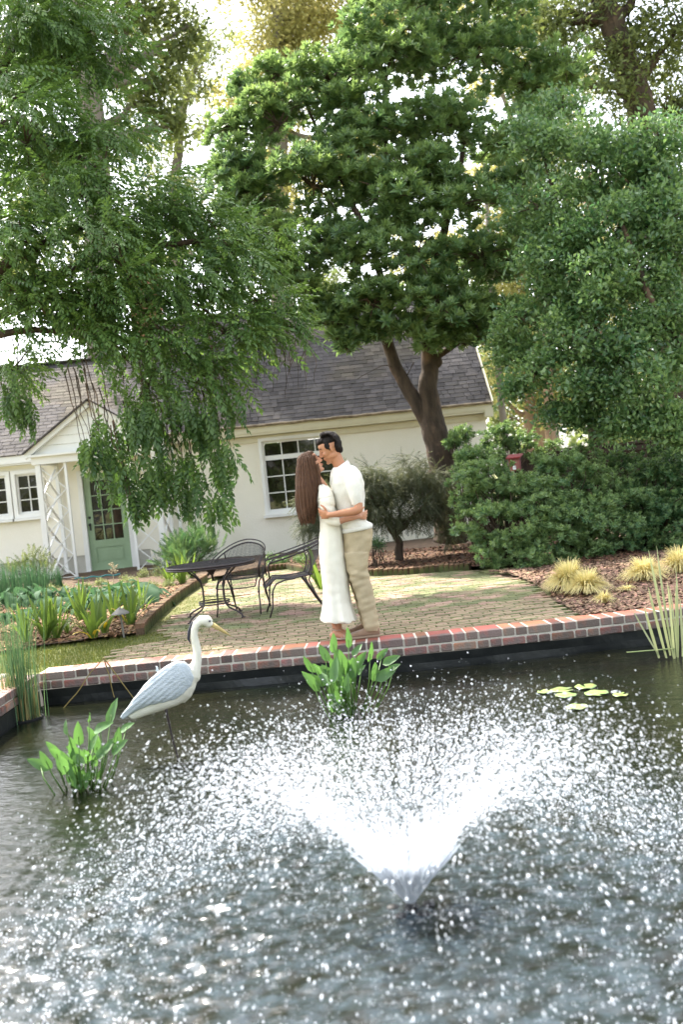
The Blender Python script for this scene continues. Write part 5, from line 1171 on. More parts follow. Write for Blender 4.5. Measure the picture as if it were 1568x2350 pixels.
def hairmat(name, c, c2, stretch):
    m = mat(name, c, c2, scale=5, stretch=stretch, rough=.55, spec=.15, bump=.6, bscale=45); return m
M['hairdark'] = hairmat('dark_hair', (.010, .0075, .007), (.028, .020, .017), (12, 12, 2)); M['hairbrown'] = hairmat('brown_hair', (.052, .023, .013), (.165, .085, .047), (30, 30, .9)); hb_n = M['hairbrown'].node_tree.nodes['Principled BSDF']; hb_n.inputs['Specular IOR Level'].default_value = .2; hb_n.inputs['Roughness'].default_value = .38

Y0 = 8.95
def Q(x, y, dy=0.0): return P(595.8+x*.2268, 972.2+y*.2268, Y0+dy)
SC = .2268*Y0/FPX      # metres per measured unit
YAX = V3((0, 1, 0))
def oval(c, ax, a, b, n=20, p=2.0, ay=YAX):
    out = []
    for k in range(n):
        t = 2*math.pi*k/n; cs, sn = math.cos(t), math.sin(t); e = 2/p
        out.append(c+ax*(a*math.copysign(abs(cs)**e, cs))+ay*(b*math.copysign(abs(sn)**e, sn)))
    return out
def body_rings(mb, secs, n=24, sx=1.0, sy=1.0, p=2.2, cap=True, mod=None):
    """secs: (x_left, x_right, y, depth, dy[, y_right]) measured outlines -> closed loft"""
    rs = []
    for i, s in enumerate(secs):
        xl, xr, y, d, dy = s[:5]; yr = s[5] if len(s) > 5 else y
        a, b = Q(xl, y, dy), Q(xr, yr, dy); c = (a+b)/2; ax = (b-a); h = ax.length/2*sx; ax.normalize(); r = oval(c, ax, h, d*sy, n, p)
        if mod: r = [mod(q, c, k/n, i) for k, q in enumerate(r)]
        rs.append(r)
    return mb.rings(rs, cap)
def limbtube(mb, pts, n=14, flat=1.0, sc=1.0):
    """pts: (x, y, dy, radius_units)"""
    P_ = [Q(x, y, dy) for x, y, dy, r in pts]; R = [r*SC*sc for x, y, dy, r in pts]
    # refine with Catmull-Rom so that joints stay round
    pp, rr = [], []
    for i in range(len(P_)-1):
        p0, p1, p2, p3 = P_[max(i-1, 0)], P_[i], P_[i+1], P_[min(i+2, len(P_)-1)]
        for k in range(4):
            t = k/4; pp.append(.5*((2*p1)+(p2-p0)*t+(2*p0-5*p1+4*p2-p3)*t*t+(3*p1-p0-3*p2+p3)*t**3)); rr.append(R[i]*(1-t)+R[i+1]*t)
    pp.append(P_[-1]); rr.append(R[-1]); mb.tube(pp, rr, n, flat=flat); mb.ball(pp[0], rr[0]*.98, n=n, m=8); mb.ball(pp[-1], rr[-1]*.98, n=n, m=8)
def head(mb, c, fwd, upv, s=1.0, female=False):
    """skull, jaw, brow, nose, lips, chin, ears in the head's own axes"""
    fwd = fwd.normalized(); upv = (upv-fwd*upv.dot(fwd)).normalized(); lat = upv.cross(fwd); A = Matrix((fwd, lat, upv)).transposed()
    def L(x, y, z): return c+A @ V3((x*s, y*s, z*s))
    def E(x, y, z, a, b, d, rot=None): mb.ball(L(x, y, z), (a*s, b*s, d*s), A if rot is None else A @ rot, 18, 12)
    E(-.012, 0, .035, .096, .076, .088); E(.012, 0, .0, .078, .066, .085); E(.030, 0, -.045, .055, .054, .060)
    E(.052, 0, -.082, .034, .036, .028); E(.076, 0, -.092, .017, .020, .016)                                   # jaw, chin
    E(.066, 0, .042, .024, .050, .016); E(.058, 0, .062, .028, .048, .030)                                       # brow, forehead
    for y in (-1, 1):
        E(.062, y*.036, -.012, .022, .022, .020); E(.070, y*.031, .022, .012, .015, .010)                         # cheek, eye
        E(-.008, y*.074, .0, .013, .007, .030, Matrix.Rotation(R_(-12), 3, 'Y')); E(-.006, y*.070, -.012, .010, .008, .016)     # ear
        E(.000, y*.050, -.055, .040, .018, .028)
        E(.094, y*.012, -.020, .009, .008, .008)                                                                # nostril
    mb.tube([L(.084, 0, .034), L(.094, 0, .012), L(.108, 0, -.010), L(.110, 0, -.018)], [.010*s, .0105*s, .0125*s, .011*s], 10); E(.106, 0, -.016, .012, .011, .010)
    E(.086, 0, -.042, .014, .024, .006); E(.083, 0, -.056, .013, .022, .0075); E(.078, 0, -.048, .012, .028, .016)     # lips, muzzle
    return L, A
def hand(mb, wrist, palmdir, across, normal, s=1.0, curl=.5, spread=.12, thumbside=1):
    """palm + four bent fingers + thumb; palmdir: wrist->knuckles, across: towards the index side, normal: palm faces -normal"""
    pd = palmdir.normalized(); ac = (across-pd*across.dot(pd)).normalized(); nm = pd.cross(ac)*1.0
    if nm.dot(normal) < 0: nm = -nm
    A = Matrix((pd, ac, nm)).transposed()
    mb.ball(wrist+pd*.045*s, (.052*s, .042*s, .016*s), A, 14, 8); mb.ball(wrist+pd*.010*s, (.035*s, .028*s, .018*s), A, 12, 8)
    for i, (o, L_, sp) in enumerate(((.031, .078, .10), (.010, .088, .02), (-.012, .080, -.07), (-.032, .062, -.18))):
        p = wrist+pd*.080*s+ac*o*s; d = (pd+ac*sp*(1+spread*4)).normalized(); pts = [p-pd*.02*s, p]; rr = [.0095*s, .0095*s]; bend = 0
        for k, f in enumerate((.45, .32, .23)):
            bend += curl*(.55+.25*k); q = pts[-1]+(d*math.cos(bend)-nm*math.sin(bend))*L_*f*s; pts.append(q); rr.append((.0088-.0008*k)*s)
        rr = [q_*1.18 for q_ in rr]; mb.tube(pts, rr, 8); mb.ball(pts[-1], rr[-1], n=8, m=6)
    p = wrist+pd*.025*s+ac*.030*s; d = (pd*.55+ac*.85-nm*.25).normalized(); pts = [p-ac*.015*s, p+d*.030*s, p+d*.052*s+pd*.010*s, p+d*.066*s+pd*.028*s]
    mb.tube(pts, [.013*s, .0115*s, .010*s, .0085*s], 8); mb.ball(pts[-1], .0085*s, n=8, m=6)

def wr(c, fx=1.0): return .0035*noise.noise(V3((c.x*13, c.y*9, c.z*16)))*fx
# ------------------------------------------------------------ the man
man = thing('person', 'dark-haired man in white knit polo and khaki trousers, embracing the woman', 'person', tuple(Q(1050, 2170)))
MH = Q(716, 262); mf = V3((-math.cos(R_(25)), -.05, -math.sin(R_(25)))); mu = V3((-math.sin(R_(25)), 0, math.cos(R_(25))))
TORSO = [(742, 955, 440, .085, 0), (728, 1010, 475, .155, 0), (716, 1040, 520, .195, 0), (712, 1060, 600, .205, 0), (728, 1068, 700, .195, 0), (760, 1064, 800, .178, 0), (788, 1058, 900, .165, 0), (805, 1085, 975, .162, 0), (820, 1135, 1035, .168, 0, 1005)]
mb = MB(); L, A = head(mb, MH, mf, mu, 1.0)
limbtube(mb, [(775, 330, 0, 58), (800, 400, 0, 62), (850, 470, 0, 75)]); body_rings(mb, TORSO, sx=.86, sy=.84)
limbtube(mb, [(940, 510, -.15, 62), (968, 620, -.21, 50), (985, 740, -.235, 46), (1000, 830, -.25, 45), (992, 872, -.268, 43), (930, 890, -.278, 43), (850, 902, -.275, 38), (760, 916, -.262, 30), (705, 922, -.250, 26)])
limbtube(mb, [(900, 510, .15, 62), (850, 650, .21, 50), (850, 800, .24, 44), (820, 900, .22, 38), (740, 950, .16, 30), (690, 985, .10, 25)])
hand(mb, Q(708, 921, -.250), Q(610, 915, -.175)-Q(708, 921, -.25), V3((-.3, -.2, 1)), V3((-.35, -1, .1)), .98, curl=.42, spread=.15)
hand(mb, Q(690, 985, .09), Q(610, 1010, -.02)-Q(690, 985, .10), V3((-.2, .2, 1)), V3((-1, .3, -.3)), .95, curl=.38)
body_rings(mb, [(830, 1130, 1030, .13, 0), (850, 1150, 1150, .14, 0), (860, 1110, 1300, .13, 0)], sx=.86, sy=.9)
limbtube(mb, [(975, 1280, -.085, 88), (1000, 1500, -.09, 70), (1030, 1620, -.09, 55), (1085, 1800, -.09, 50), (1120, 1980, -.09, 36), (1140, 2090, -.09, 34), (1120, 2125, -.09, 34)])
limbtube(mb, [(955, 1280, .085, 85), (960, 1500, .09, 66), (985, 1620, .09, 52), (1035, 1800, .09, 46), (1065, 1970, .09, 34), (1075, 2060, .09, 32), (1050, 2100, .09, 30)])
grow('body', mb, .0046, M['skinm'], man, smooth=3, factor=.5)
# face details
mb = MB()
for s in (-1, 1): mb.tube([L(.080, s*.016, .044), L(.082, s*.034, .050), L(.068, s*.052, .045)], [.004, .0048, .003], 6)
mb.build('eyebrow', M['hairdark'], man, smooth=True)
mb = MB()
for s in (-1, 1): mb.tube([L(.081, s*.019, .017), L(.083, s*.031, .012), L(.074, s*.044, .017)], [.0018, .0022, .0016], 5)
mb.build('eyelash', M['hairdark'], man)
mb = MB(); mb.tube([L(.090, -.022, -.049), L(.099, -.010, -.050), L(.101, 0, -.0505), L(.099, .010, -.050), L(.090, .022, -.049)], [.001, .002, .0022, .002, .001], 6); mb.build('lips', M['lip'], man, smooth=True)
# hair: a cap fused from locks sweeping back from the forehead
mb = MB(); mb.ball(L(-.030, 0, .074), (.090, .080, .063), A, 20, 14); mb.ball(L(-.060, 0, .010), (.052, .070, .075), A, 16, 12); mb.ball(L(-.075, 0, -.030), (.032, .052, .045), A, 14, 10); mb.ball(L(.030, 0, .105), (.055, .06, .033), A, 14, 10)
for sd in (-1, 1): mb.ball(L(.012, sd*.070, .040), (.026, .012, .032), A, 12, 8); mb.ball(L(.008, sd*.073, .014), (.009, .006, .022), A, 10, 6)
hr_ = random.Random(3)
for i in range(230):
    v = hr_.uniform(-1.15, 1.15); u = hr_.uniform(-.42, 2.25); pts = []; rr = []
    for k in range(7):
        t = k/6; uu = u+.62*t; vv = v*(1+.10*t)+.10*math.sin(uu*7+i)
        R0 = 1.06+.05*math.sin(t*math.pi)+.02*math.sin(i*1.7)
        if uu > 2.5: break
        x = -.018-.094*math.sin(uu)*math.cos(vv*.75)*R0*(1 if uu < 1.5 else .98); z = .045+.100*math.cos(uu)*math.cos(vv*.62)*R0; y = .081*math.sin(vv)*R0*(1 if uu > -.2 else .85)
        if z < .035 and x > -.035: continue
        wv = .009*math.sin(t*9+i*2.1); pts.append(L(x+wv*.5, y+wv, z+.006+wv*.6)); rr.append(.0100*(1-.5*t))
    if len(pts) > 2: mb.tube(pts, rr, 5)
grow('hair', mb, .0036, M['hairdark'], man, smooth=1, factor=.4)
# polo shirt
mb = MB(); body_rings(mb, TORSO+[(832, 1143, 1098, .166, 0, 1040)], sx=1.0, sy=1.0)
limbtube(mb, [(925, 500, -.12, 80), (950, 560, -.185, 88), (962, 640, -.215, 84), (974, 720, -.232, 70), (984, 782, -.24, 61)], n=18); limbtube(mb, [(905, 520, .14, 80), (890, 620, .21, 78), (870, 740, .235, 62)], n=16)
def shirt_fold(c):
    q = wr(c, 1.6); z = c.z
    q += .004*math.sin(z*60+c.x*20)*max(0, 1-abs(z-Q(0, 1010).z)/.09); return q
grow('polo_shirt', mb, .0075, M['knit'], man, smooth=3, disp=shirt_fold)
mb = MB()   # collar
rs = []
for (xl, yl, xr, yr, d, k) in ((752, 505, 905, 400, .078, 0), (748, 470, 888, 372, .070, 1), (744, 472, 892, 366, .076, 2), (728, 520, 925, 415, .100, 3), (735, 528, 920, 425, .098, 4)):
    a, b = Q(xl, yl), Q(xr, yr); rs.append(oval((a+b)/2, (b-a).normalized(), (b-a).length/2, d, 26))
mb.rings(rs, cap=False); mb.build('collar', M['knit'], man, smooth=True)
mb = MB(); mb.tube([Q(735, 520, -.10), Q(722, 560, -.095), Q(716, 620, -.09)], [.004, .008, .003], 6); mb.build('placket', M['knit'], man)
# ribbed hem
mb = MB(); rs = []
for (xl, yl, xr, yr, k) in ((826, 1068, 1140, 1010, 1.0), (826, 1066, 1146, 1010, 1.04), (830, 1108, 1146, 1048, 1.02), (834, 1110, 1142, 1050, .97)):
    a, b = Q(xl, yl), Q(xr, yr); rs.append(oval((a+b)/2, (b-a).normalized(), (b-a).length/2, .168*k, 30, 2.2))
mb.rings(rs); mb.build('hem', M['knit'], man, smooth=True)
# trousers
mb = MB(); body_rings(mb, [(836, 1135, 1060, .150, 0, 1030), (840, 1150, 1130, .160, 0, 1110), (846, 1140, 1220, .165, 0), (850, 1115, 1310, .160, 0), (858, 1100, 1390, .150, 0)], n=28)
NL = [(852, 1108, 1300, .085, -.085), (872, 1098, 1420, .092, -.088), (898, 1106, 1520, .088, -.09), (925, 1128, 1600, .083, -.09), (952, 1150, 1670, .080, -.09), (990, 1172, 1780, .078, -.09), (1018, 1190, 1900, .075, -.09), (1040, 1205, 2000, .072, -.09), (1052, 1216, 2068, .070, -.09), (1062, 1218, 2092, .064, -.09)]
FL = [(850, 1090, 1300, .085, .085), (862, 1060, 1420, .090, .088), (885, 1055, 1520, .086, .09), (908, 1070, 1600, .080, .09), (938, 1085, 1680, .076, .09), (972, 1105, 1800, .072, .09), (1005, 1125, 1920, .068, .09), (1028, 1142, 2020, .064, .09), (1034, 1142, 2045, .060, .09)]
body_rings(mb, NL, n=22); body_rings(mb, FL, n=22)
def trouser_fold(c):
    q = wr(c, 2.2); 
    q += .0055*noise.noise(V3((c.x*7+c.z*9, c.y*7, c.z*22-c.x*10)))*(1.6 if c.z < Q(0, 1500).z else 1.0)
    q += .004*math.sin((c.z+.35*c.x)*75)*math.exp(-((c.z-Q(0, 1610).z)/.05)**2) + .005*math.sin((c.z-.3*c.x)*80)*math.exp(-((c.z-Q(0, 2030).z)/.045)**2)
    return q
grow('trousers', mb, .0075, M['khaki'], man, smooth=3, disp=trouser_fold)
def shoe(name, heel, toe, dy, sz, parent, m=M['suede']):
    a, b = Q(heel[0], heel[1], dy), Q(toe[0], toe[1], dy); d = (b-a); d.z = 0; Ln = d.length; d.normalize(); lat = V3((0, 0, 1)).cross(d); base = a.copy(); base.z = min(a.z, b.z)
    t = thing(name, None, None, tuple(base)); 
    prof = [(0, .030, .075), (.05, .036, .105), (.16, .038, .110), (.28, .038, .105), (.40, .040, .085), (.55, .045, .068), (.70, .049, .058), (.85, .045, .048), (.95, .034, .038), (1.0, .018, .028)]
    rs = []
    for (u, w, h) in prof: c = base+d*(u*Ln)+V3((0, 0, .022+h/2*sz-.011)); rs.append(oval(c, lat, w*sz, h/2*sz, 16, 2.4, V3((0, 0, 1))))
    mb = MB(); mb.rings(rs); up = grow(name, mb, .005, m, parent, smooth=2)
    bpy.data.objects.remove(t)
    mb = MB(); rs = []
    for (u, w, h) in [(-.015, .020, 0), (.03, .038, 0)]+[p for p in prof[2:-2]]+[(.95, .038, 0), (1.02, .018, 0)]: c = base+d*(u*Ln)+V3((0, 0, .011)); rs.append(oval(c, lat, (w+.004)*sz, .012, 14, 4, V3((0, 0, 1))))
    mb.rings(rs); o = obj('sole', mb.mesh('sole', M['sole'], True), None); o.parent = up
    mb = MB()
    for k in range(3):
        c = base+d*(Ln*(.36+.06*k))+V3((0, 0, (.118-.014*k)*sz)); mb.tube([c-lat*.022, c+V3((0, 0, .006)), c+lat*.022], .0028, 5)
    o = obj('lace', mb.mesh('lace', M['sole'], True), None); o.parent = up
    return up
GZ = -.002
def onground(x, dy): # measured y whose point lies on the coping / patio
    lo, hi = 1900, 2300
    for _ in range(30):
        m_ = (lo+hi)/2
        if Q(x, m_, dy).z > GZ: lo = m_
        else: hi = m_
    return m_
shoe('shoe', (1222, onground(1222, -.10)), (895, onground(895, -.10)), -.10, 1.0, man); shoe('shoe', (1130, onground(1130, .09)), (850, onground(850, .09)), .09, .98, man)

# ------------------------------------------------------------ the woman
woman = thing('person', 'long-haired woman in an ivory midi dress held by the man, her face raised to his', 'person', tuple(Q(780, 2160)))
WHd = Q(522, 412); wf = V3((math.cos(R_(24)), -.06, math.sin(R_(24)))); wu = V3((-math.sin(R_(24)), 0, math.cos(R_(24))))
mb = MB(); L, A = head(mb, WHd, wf, wu, .93, True)
limbtube(mb, [(550, 480, 0, 46), (590, 560, 0, 44), (640, 640, 0, 55)])
WT = [(600, 700, 640, .115, 0), (588, 745, 700, .155, 0), (580, 768, 760, .150, 0), (590, 775, 840, .135, 0), (604, 792, 920, .118, 0), (614, 815, 1000, .112, 0), (612, 835, 1090, .135, 0)]
body_rings(mb, WT, sx=.86, sy=.88)
body_rings(mb, [(614, 838, 1090, .125, 0), (608, 850, 1200, .150, 0), (625, 860, 1330, .145, 0)], sx=.86, sy=.9)
limbtube(mb, [(655, 670, -.12, 40), (690, 780, -.145, 40), (700, 900, -.155, 36), (715, 985, -.165, 34), (780, 992, -.18, 32), (880, 965, -.205, 29), (960, 948, -.205, 25), (1015, 935, -.185, 22)])
limbtube(mb, [(655, 670, .14, 40), (690, 790, .19, 38), (740, 900, .21, 34), (850, 940, .22, 28), (960, 930, .20, 23)])
hand(mb, Q(1012, 935, -.190), Q(1085, 922, -.115)-Q(1012, 935, -.19), V3((.1, -.2, 1)), V3((.75, -1, .1)), .86, curl=.34)
hand(mb, Q(960, 930, .20), Q(1060, 900, .14)-Q(960, 930, .2), V3((.1, .2, 1)), V3((.7, 1, 0)), .86, curl=.3)
limbtube(mb, [(720, 1320, -.07, 80), (745, 1600, -.07, 55), (748, 1700, -.07, 48), (742, 1850, -.07, 44), (752, 1990, -.07, 31), (770, 2075, -.07, 26), (765, 2110, -.07, 30)])
limbtube(mb, [(740, 1320, .07, 80), (770, 1600, .07, 55), (780, 1700, .07, 48), (790, 1850, .07, 42), (800, 1990, .07, 30), (812, 2070, .07, 25), (808, 2100, .07, 28)])
for dy, x0_ in ((-.07, 0), (.07, 42)):
    a, b = Q(735+x0_, 2128, dy), Q(885+x0_, 2160, dy); b.z = .02; a.z = .045
    mb.tube([a, a.lerp(b, .35)+V3((0, 0, .015)), a.lerp(b, .65), b], [.026, .030, .030, .018], 12); mb.ball(a, .026)
    for k in range(5): tb_ = b+V3((0, (k-2)*.011, 0)); mb.tube([tb_-V3((.02, 0, 0)), tb_+V3((.020-.004*abs(k-1.5), 0, -.004))], [.008, .006], 6)
grow('body', mb, .0046, M['skinw'], woman, smooth=3)
mb = MB()
for s in (-1, 1): mb.tube([L(.080, s*.016, .043), L(.082, s*.034, .049), L(.068, s*.052, .044)], [.002, .0028, .0018], 6)
mb.build('eyebrow', M['hairbrown'], woman, smooth=True)
mb = MB()
for s in (-1, 1): mb.tube([L(.081, s*.019, .017), L(.083, s*.031, .012), L(.074, s*.044, .017)], [.0016, .0022, .0016], 5)
mb.build('eyelash', M['hairdark'], woman)
mb = MB(); mb.tube([L(.090, -.020, -.048), L(.100, 0, -.046), L(.090, .020, -.048)], [.001, .004, .001], 6); mb.tube([L(.089, -.018, -.052), L(.098, 0, -.056), L(.089, .018, -.052)], [.001, .004, .001], 6); mb.build('lips', M['lip'], woman, smooth=True)
# long straight hair
HS = [(470, 540, 306, .035, 0), (425, 566, 325, .062, 0), (400, 578, 355, .080, 0), (386, 590, 400, .090, 0), (378, 600, 460, .096, -.004), (374, 602, 530, .098, -.012), (372, 604, 600, .108, -.02), (372, 598, 680, .112, -.025), (374, 586, 760, .108, -.025), (380, 576, 840, .098, -.025), (394, 560, 910, .080, -.025), (408, 556, 950, .066, -.025), (430, 548, 985, .045, -.025)]
mb = MB(); body_rings(mb, HS, n=30); mb.ball(L(-.020, 0, .050), (.088, .080, .078), A, 20, 14); mb.ball(L(.020, 0, .088), (.052, .058, .036), A, 14, 10); mb.ball(L(.0, -.058, .01), (.048, .024, .075), A, 12, 8); mb.ball(L(.0, .058, .01), (.048, .024, .075), A, 12, 8)
def hair_disp(c): 
    a = math.atan2(c.y-Y0, c.x-Q(480, 600).x); return .0045*math.sin(a*26+3*noise.noise(V3((c.x*4, c.y*4, c.z*1.5))))+.004*noise.noise(V3((a*9, c.z*2.2, 0)))
hr_ = random.Random(9)
def hair_at(u, k, f=1.0):
    k = max(0, min(len(HS)-1.001, k)); f *= 1+.03*math.sin(k*1.3+u*3)*(k > 6); i = int(k); t = k-i; s = [HS[i][j]*(1-t)+HS[i+1][j]*t for j in range(5)]
    c = Q((s[0]+s[1])/2, s[2], s[4]); return c+V3((math.cos(u)*(s[1]-s[0])/2*SC*f, math.sin(u)*s[3]*f, 0))
for i in range(420):
    u = hr_.uniform(0, 2*math.pi); k0 = hr_.uniform(.6, 5); ke = hr_.uniform(8.0, 13.0); pts = []; rr = []; ph = hr_.uniform(0, 6)
    for j in range(11):
        t = j/10; pts.append(hair_at(u+.16*math.sin(t*5+ph)*t, k0+(ke-k0)*t, 1.0+.06*t*t+.01)+V3((0, 0, -.035*max(0, t-.7)/.3*(i % 5)/4))); rr.append(.0046*(1-.6*t)+.0008)
    mb.tube(pts, rr, 4)
for i in range(26):      # wisps falling forward over the near shoulder
    x = hr_.uniform(585, 604); pts = [Q(x, 420+hr_.uniform(-40, 40), -.075), Q(x+8, 520, -.10), Q(x+18+hr_.uniform(-6, 10), 590, -.12), Q(x+26+hr_.uniform(-10, 25), 612+hr_.uniform(-10, 25), -.13)]; mb.tube(pts, [.004, .004, .003, .001], 4)
o = grow('hair', mb, .0042, M['hairbrown'], woman, smooth=1, factor=.4, disp=hair_disp)
# dress
DR = [(608, 690, 622, .085, 0), (596, 722, 655, .135, 0), (586, 748, 705, .158, 0), (578, 768, 765, .155, 0), (590, 776, 840, .140, 0), (600, 795, 920, .124, 0), (610, 818, 1000, .120, 0), (612, 838, 1080, .138, 0), (604, 850, 1180, .158, 0), (602, 862, 1290, .165, 0), (610, 880, 1400, .163, 0), (622, 895, 1500, .158, 0), (634, 906, 1600, .156, 0), (640, 914, 1700, .160, 0), (640, 928, 1800, .172, 0), (632, 952, 1890, .190, 0), (620, 975, 1955, .205, 0), (616, 984, 1985, .210, 0)]
def flute(q, c, u, i):
    k = max(0, i-9)/8; a = 2*math.pi*u; d = q-c; w = 1+.055*k*k*(math.sin(a*9+.5)+.5*math.sin(a*14+2))+.02*k*math.sin(a*5); r = c+d*w; r.z += .012*k*k*math.sin(a*9+1.2)*(i > 14); return r
mb = MB(); body_rings(mb, DR, n=90, mod=flute)
limbtube(mb, [(640, 655, -.095, 48), (662, 700, -.115, 72), (680, 770, -.130, 80), (688, 860, -.140, 72), (698, 930, -.150, 60), (716, 975, -.162, 50), (765, 992, -.176, 42), (790, 990, -.182, 44)], n=18)
limbtube(mb, [(640, 655, .105, 48), (662, 700, .150, 70), (690, 780, .18, 74), (730, 880, .20, 60), (800, 930, .21, 44)], n=16)
def dress_fold(c):
    z = c.z; q = wr(c, 1.2)+.003*noise.noise(V3((c.x*20, c.y*20, z*3))); q -= .004*math.exp(-((z-Q(0, 805).z-(c.x-Q(680, 0).x)*.12)/.006)**2)
    q += .0035*math.sin(c.z*90+c.x*30)*math.exp(-((z-Q(0, 900).z)/.05)**2); return q
grow('dress', mb, .0062, M['linen'], woman, smooth=2, disp=dress_fold)
for dy, x0_ in ((-.07, 0), (.07, 42)):
    a, b = Q(725+x0_, 2150, dy), Q(905+x0_, 2165, dy); z0_ = -.001; mb = MB(); rs = []
    for (u, w, h) in ((0, .018, .030), (.15, .026, .028), (.45, .026, .016), (.75, .034, .010), (.93, .028, .010), (1.0, .012, .010)): c = a.lerp(b, u); c.z = z0_+h/2+.002; rs.append(oval(c, YAX, w, h/2, 14, 4, V3((0, 0, 1))))
    mb.rings(rs); mb.build('sandal', M['strapm'], woman, smooth=True)
    mb = MB(); m_ = a.lerp(b, .68); an = Q(757+x0_, 2080, dy); hl_ = a+V3((0, 0, .05))
    for k in (-.015, .008): mb.tube([V3((m_.x+k, m_.y-.034, .012)), V3((m_.x+k, m_.y-.020, .040)), V3((m_.x+k, m_.y+.020, .040)), V3((m_.x+k, m_.y+.034, .012))], .005, 6)
    ank = [an+V3((.030*math.cos(t_), .030*math.sin(t_), -.01*math.cos(t_))) for t_ in [2*math.pi*j/16 for j in range(17)]]; mb.tube(ank, .005, 6, cap=False); mb.tube([an+V3((-.03, 0, 0)), V3((a.x+.01, a.y, .05)), V3((a.x+.01, a.y, .02))], .006, 6)
    mb.build('strap', M['strapm'], woman, smooth=True)

# ============================================================ HERON
M['cream'] = mat('heron_cream', (.72, .70, .60), (.66, .64, .53), scale=9, rough=.6, c3=(.34, .38, .38), c3s=7, c3t=.70)
M['wing'] = mat('heron_wing', (.54, .59, .62), (.42, .48, .51), scale=22, stretch=(1, 3, 3.2), rough=.55, bump=.5, bscale=60)
M['beak'] = mat('heron_beak', (.42, .33, .12), (.34, .25, .09), scale=10, rough=.5)
M['plume'] = mat('heron_plume', (.035, .035, .05), rough=.5); M['bellydark'] = mat('heron_belly', (.10, .09, .06), (.2, .18, .12), rough=.7)
hb_ = PZ(408, 1738, WZ); YH = hb_.y
def HQ(x, y, dy=0.0): return P(250.9+.2*x, 1379.8+.2*y, YH+dy)
HS_ = .2*YH/FPX
heron = thing('heron_statue', 'white and blue-grey plastic heron decoy standing on a thin rod in the pond', 'heron statue', tuple(hb_))
def hoval(p, q, d, n=22, dy=0, pw=2.0): a, b = HQ(*p, dy), HQ(*q, dy); return oval((a+b)/2, (b-a).normalized(), (b-a).length/2, d, n, pw)
mb = MB(); pts = [(1165, 245, 42), (1120, 215, 62), (1050, 215, 62), (1000, 255, 58), (975, 320, 52), (972, 400, 52), (992, 490, 56), (1012, 580, 58), (1008, 670, 62), (985, 760, 80), (960, 850, 95)]
P_ = [HQ(x, y) for x, y, r in pts]; mb.tube(P_, [r*HS_ for x, y, r in pts], 16, flat=.8); mb.ball(HQ(1118, 222), (64*HS_, 52*HS_, 60*HS_), n=16, m=10); mb.ball(HQ(1150, 262), (50*HS_, 40*HS_, 34*HS_)); mb.ball(P_[-1], 90*HS_)
mb.rings([hoval((900, 720), (1010, 800), .050), hoval((840, 760), (1010, 900), .066), hoval((760, 830), (985, 1000), .075), hoval((680, 930), (940, 1090), .070), hoval((600, 1000), (900, 1130), .06), hoval((520, 1080), (780, 1190), .055), hoval((420, 1130), (640, 1240), .045), hoval((300, 1200), (480, 1290), .035), hoval((180, 1290), (280, 1355), .018)])
mb.tube([HQ(930, 900), HQ(905, 1010), HQ(870, 1110), HQ(850, 1160)], [.045, .034, .022, .008], 12)
grow('body', mb, .0048, M['cream'], heron, smooth=4)
for s in (-1, 1):
    mb = MB(); dy = s*.052; mb.rings([hoval(p_, q_, d_, dy=dy*k_) for p_, q_, d_, k_ in (((925, 735), (955, 800), .005, .7), ((862, 688), (972, 880), .022, .95), ((760, 678), (940, 970), .033, 1), ((640, 745), (860, 1060), .038, 1), ((520, 840), (740, 1130), .039, 1), ((400, 955), (600, 1165), .036, .95), ((280, 1110), (440, 1195), .028, .8), ((200, 1220), (300, 1262), .018, .55), ((118, 1330), (160, 1352), .006, .25))])
    ax = (HQ(120, 1340)-HQ(900, 750)).normalized()
    def feather(c, ax=ax):
        w = c-HQ(900, 750); t = w.dot(ax); s_ = (w-ax*t).z; return .0015*math.sin(s_*260+t*9)*min(1, max(0, t*5))+.0015*noise.noise(V3((c.x*25, c.y*25, c.z*25)))
    grow('wing', mb, .0045, M['wing'], heron, smooth=2, disp=feather)
mb = MB(); mb.tube([HQ(1175, 262), HQ(1240, 300), HQ(1330, 355), HQ(1398, 398)], [.019, .015, .009, .002], 10, flat=.7); mb.build('beak', M['beak'], heron, smooth=True)
mb = MB(); mb.tube([HQ(1060, 175), HQ(990, 200), HQ(945, 260), HQ(915, 350), HQ(908, 430), HQ(935, 490)], [.004, .008, .010, .011, .009, .002], 8); mb.build('plume', M['plume'], heron, smooth=True)
for s in (-1, 1): mb = MB(); mb.ball(HQ(1152, 225, s*.030), .0075); mb.build('eye', M['plume'], heron)
mb = MB(); mb.tube([HQ(640, 1150), HQ(655, 1270), HQ(700, 1470), HQ(735, 1620), HQ(790, 1800), HQ(800, 1850)-V3((0, 0, .05))], [.020, .0085, .007, .0065, .0065, .006], 8); mb.build('leg', M['iron'], heron, smooth=True)
mb = MB(); mb.tube([HQ(545, 800), HQ(548, 760), HQ(535, 742)], [.010, .007, .005], 6); mb.build('hanging_tab', M['wing'], heron, smooth=True)

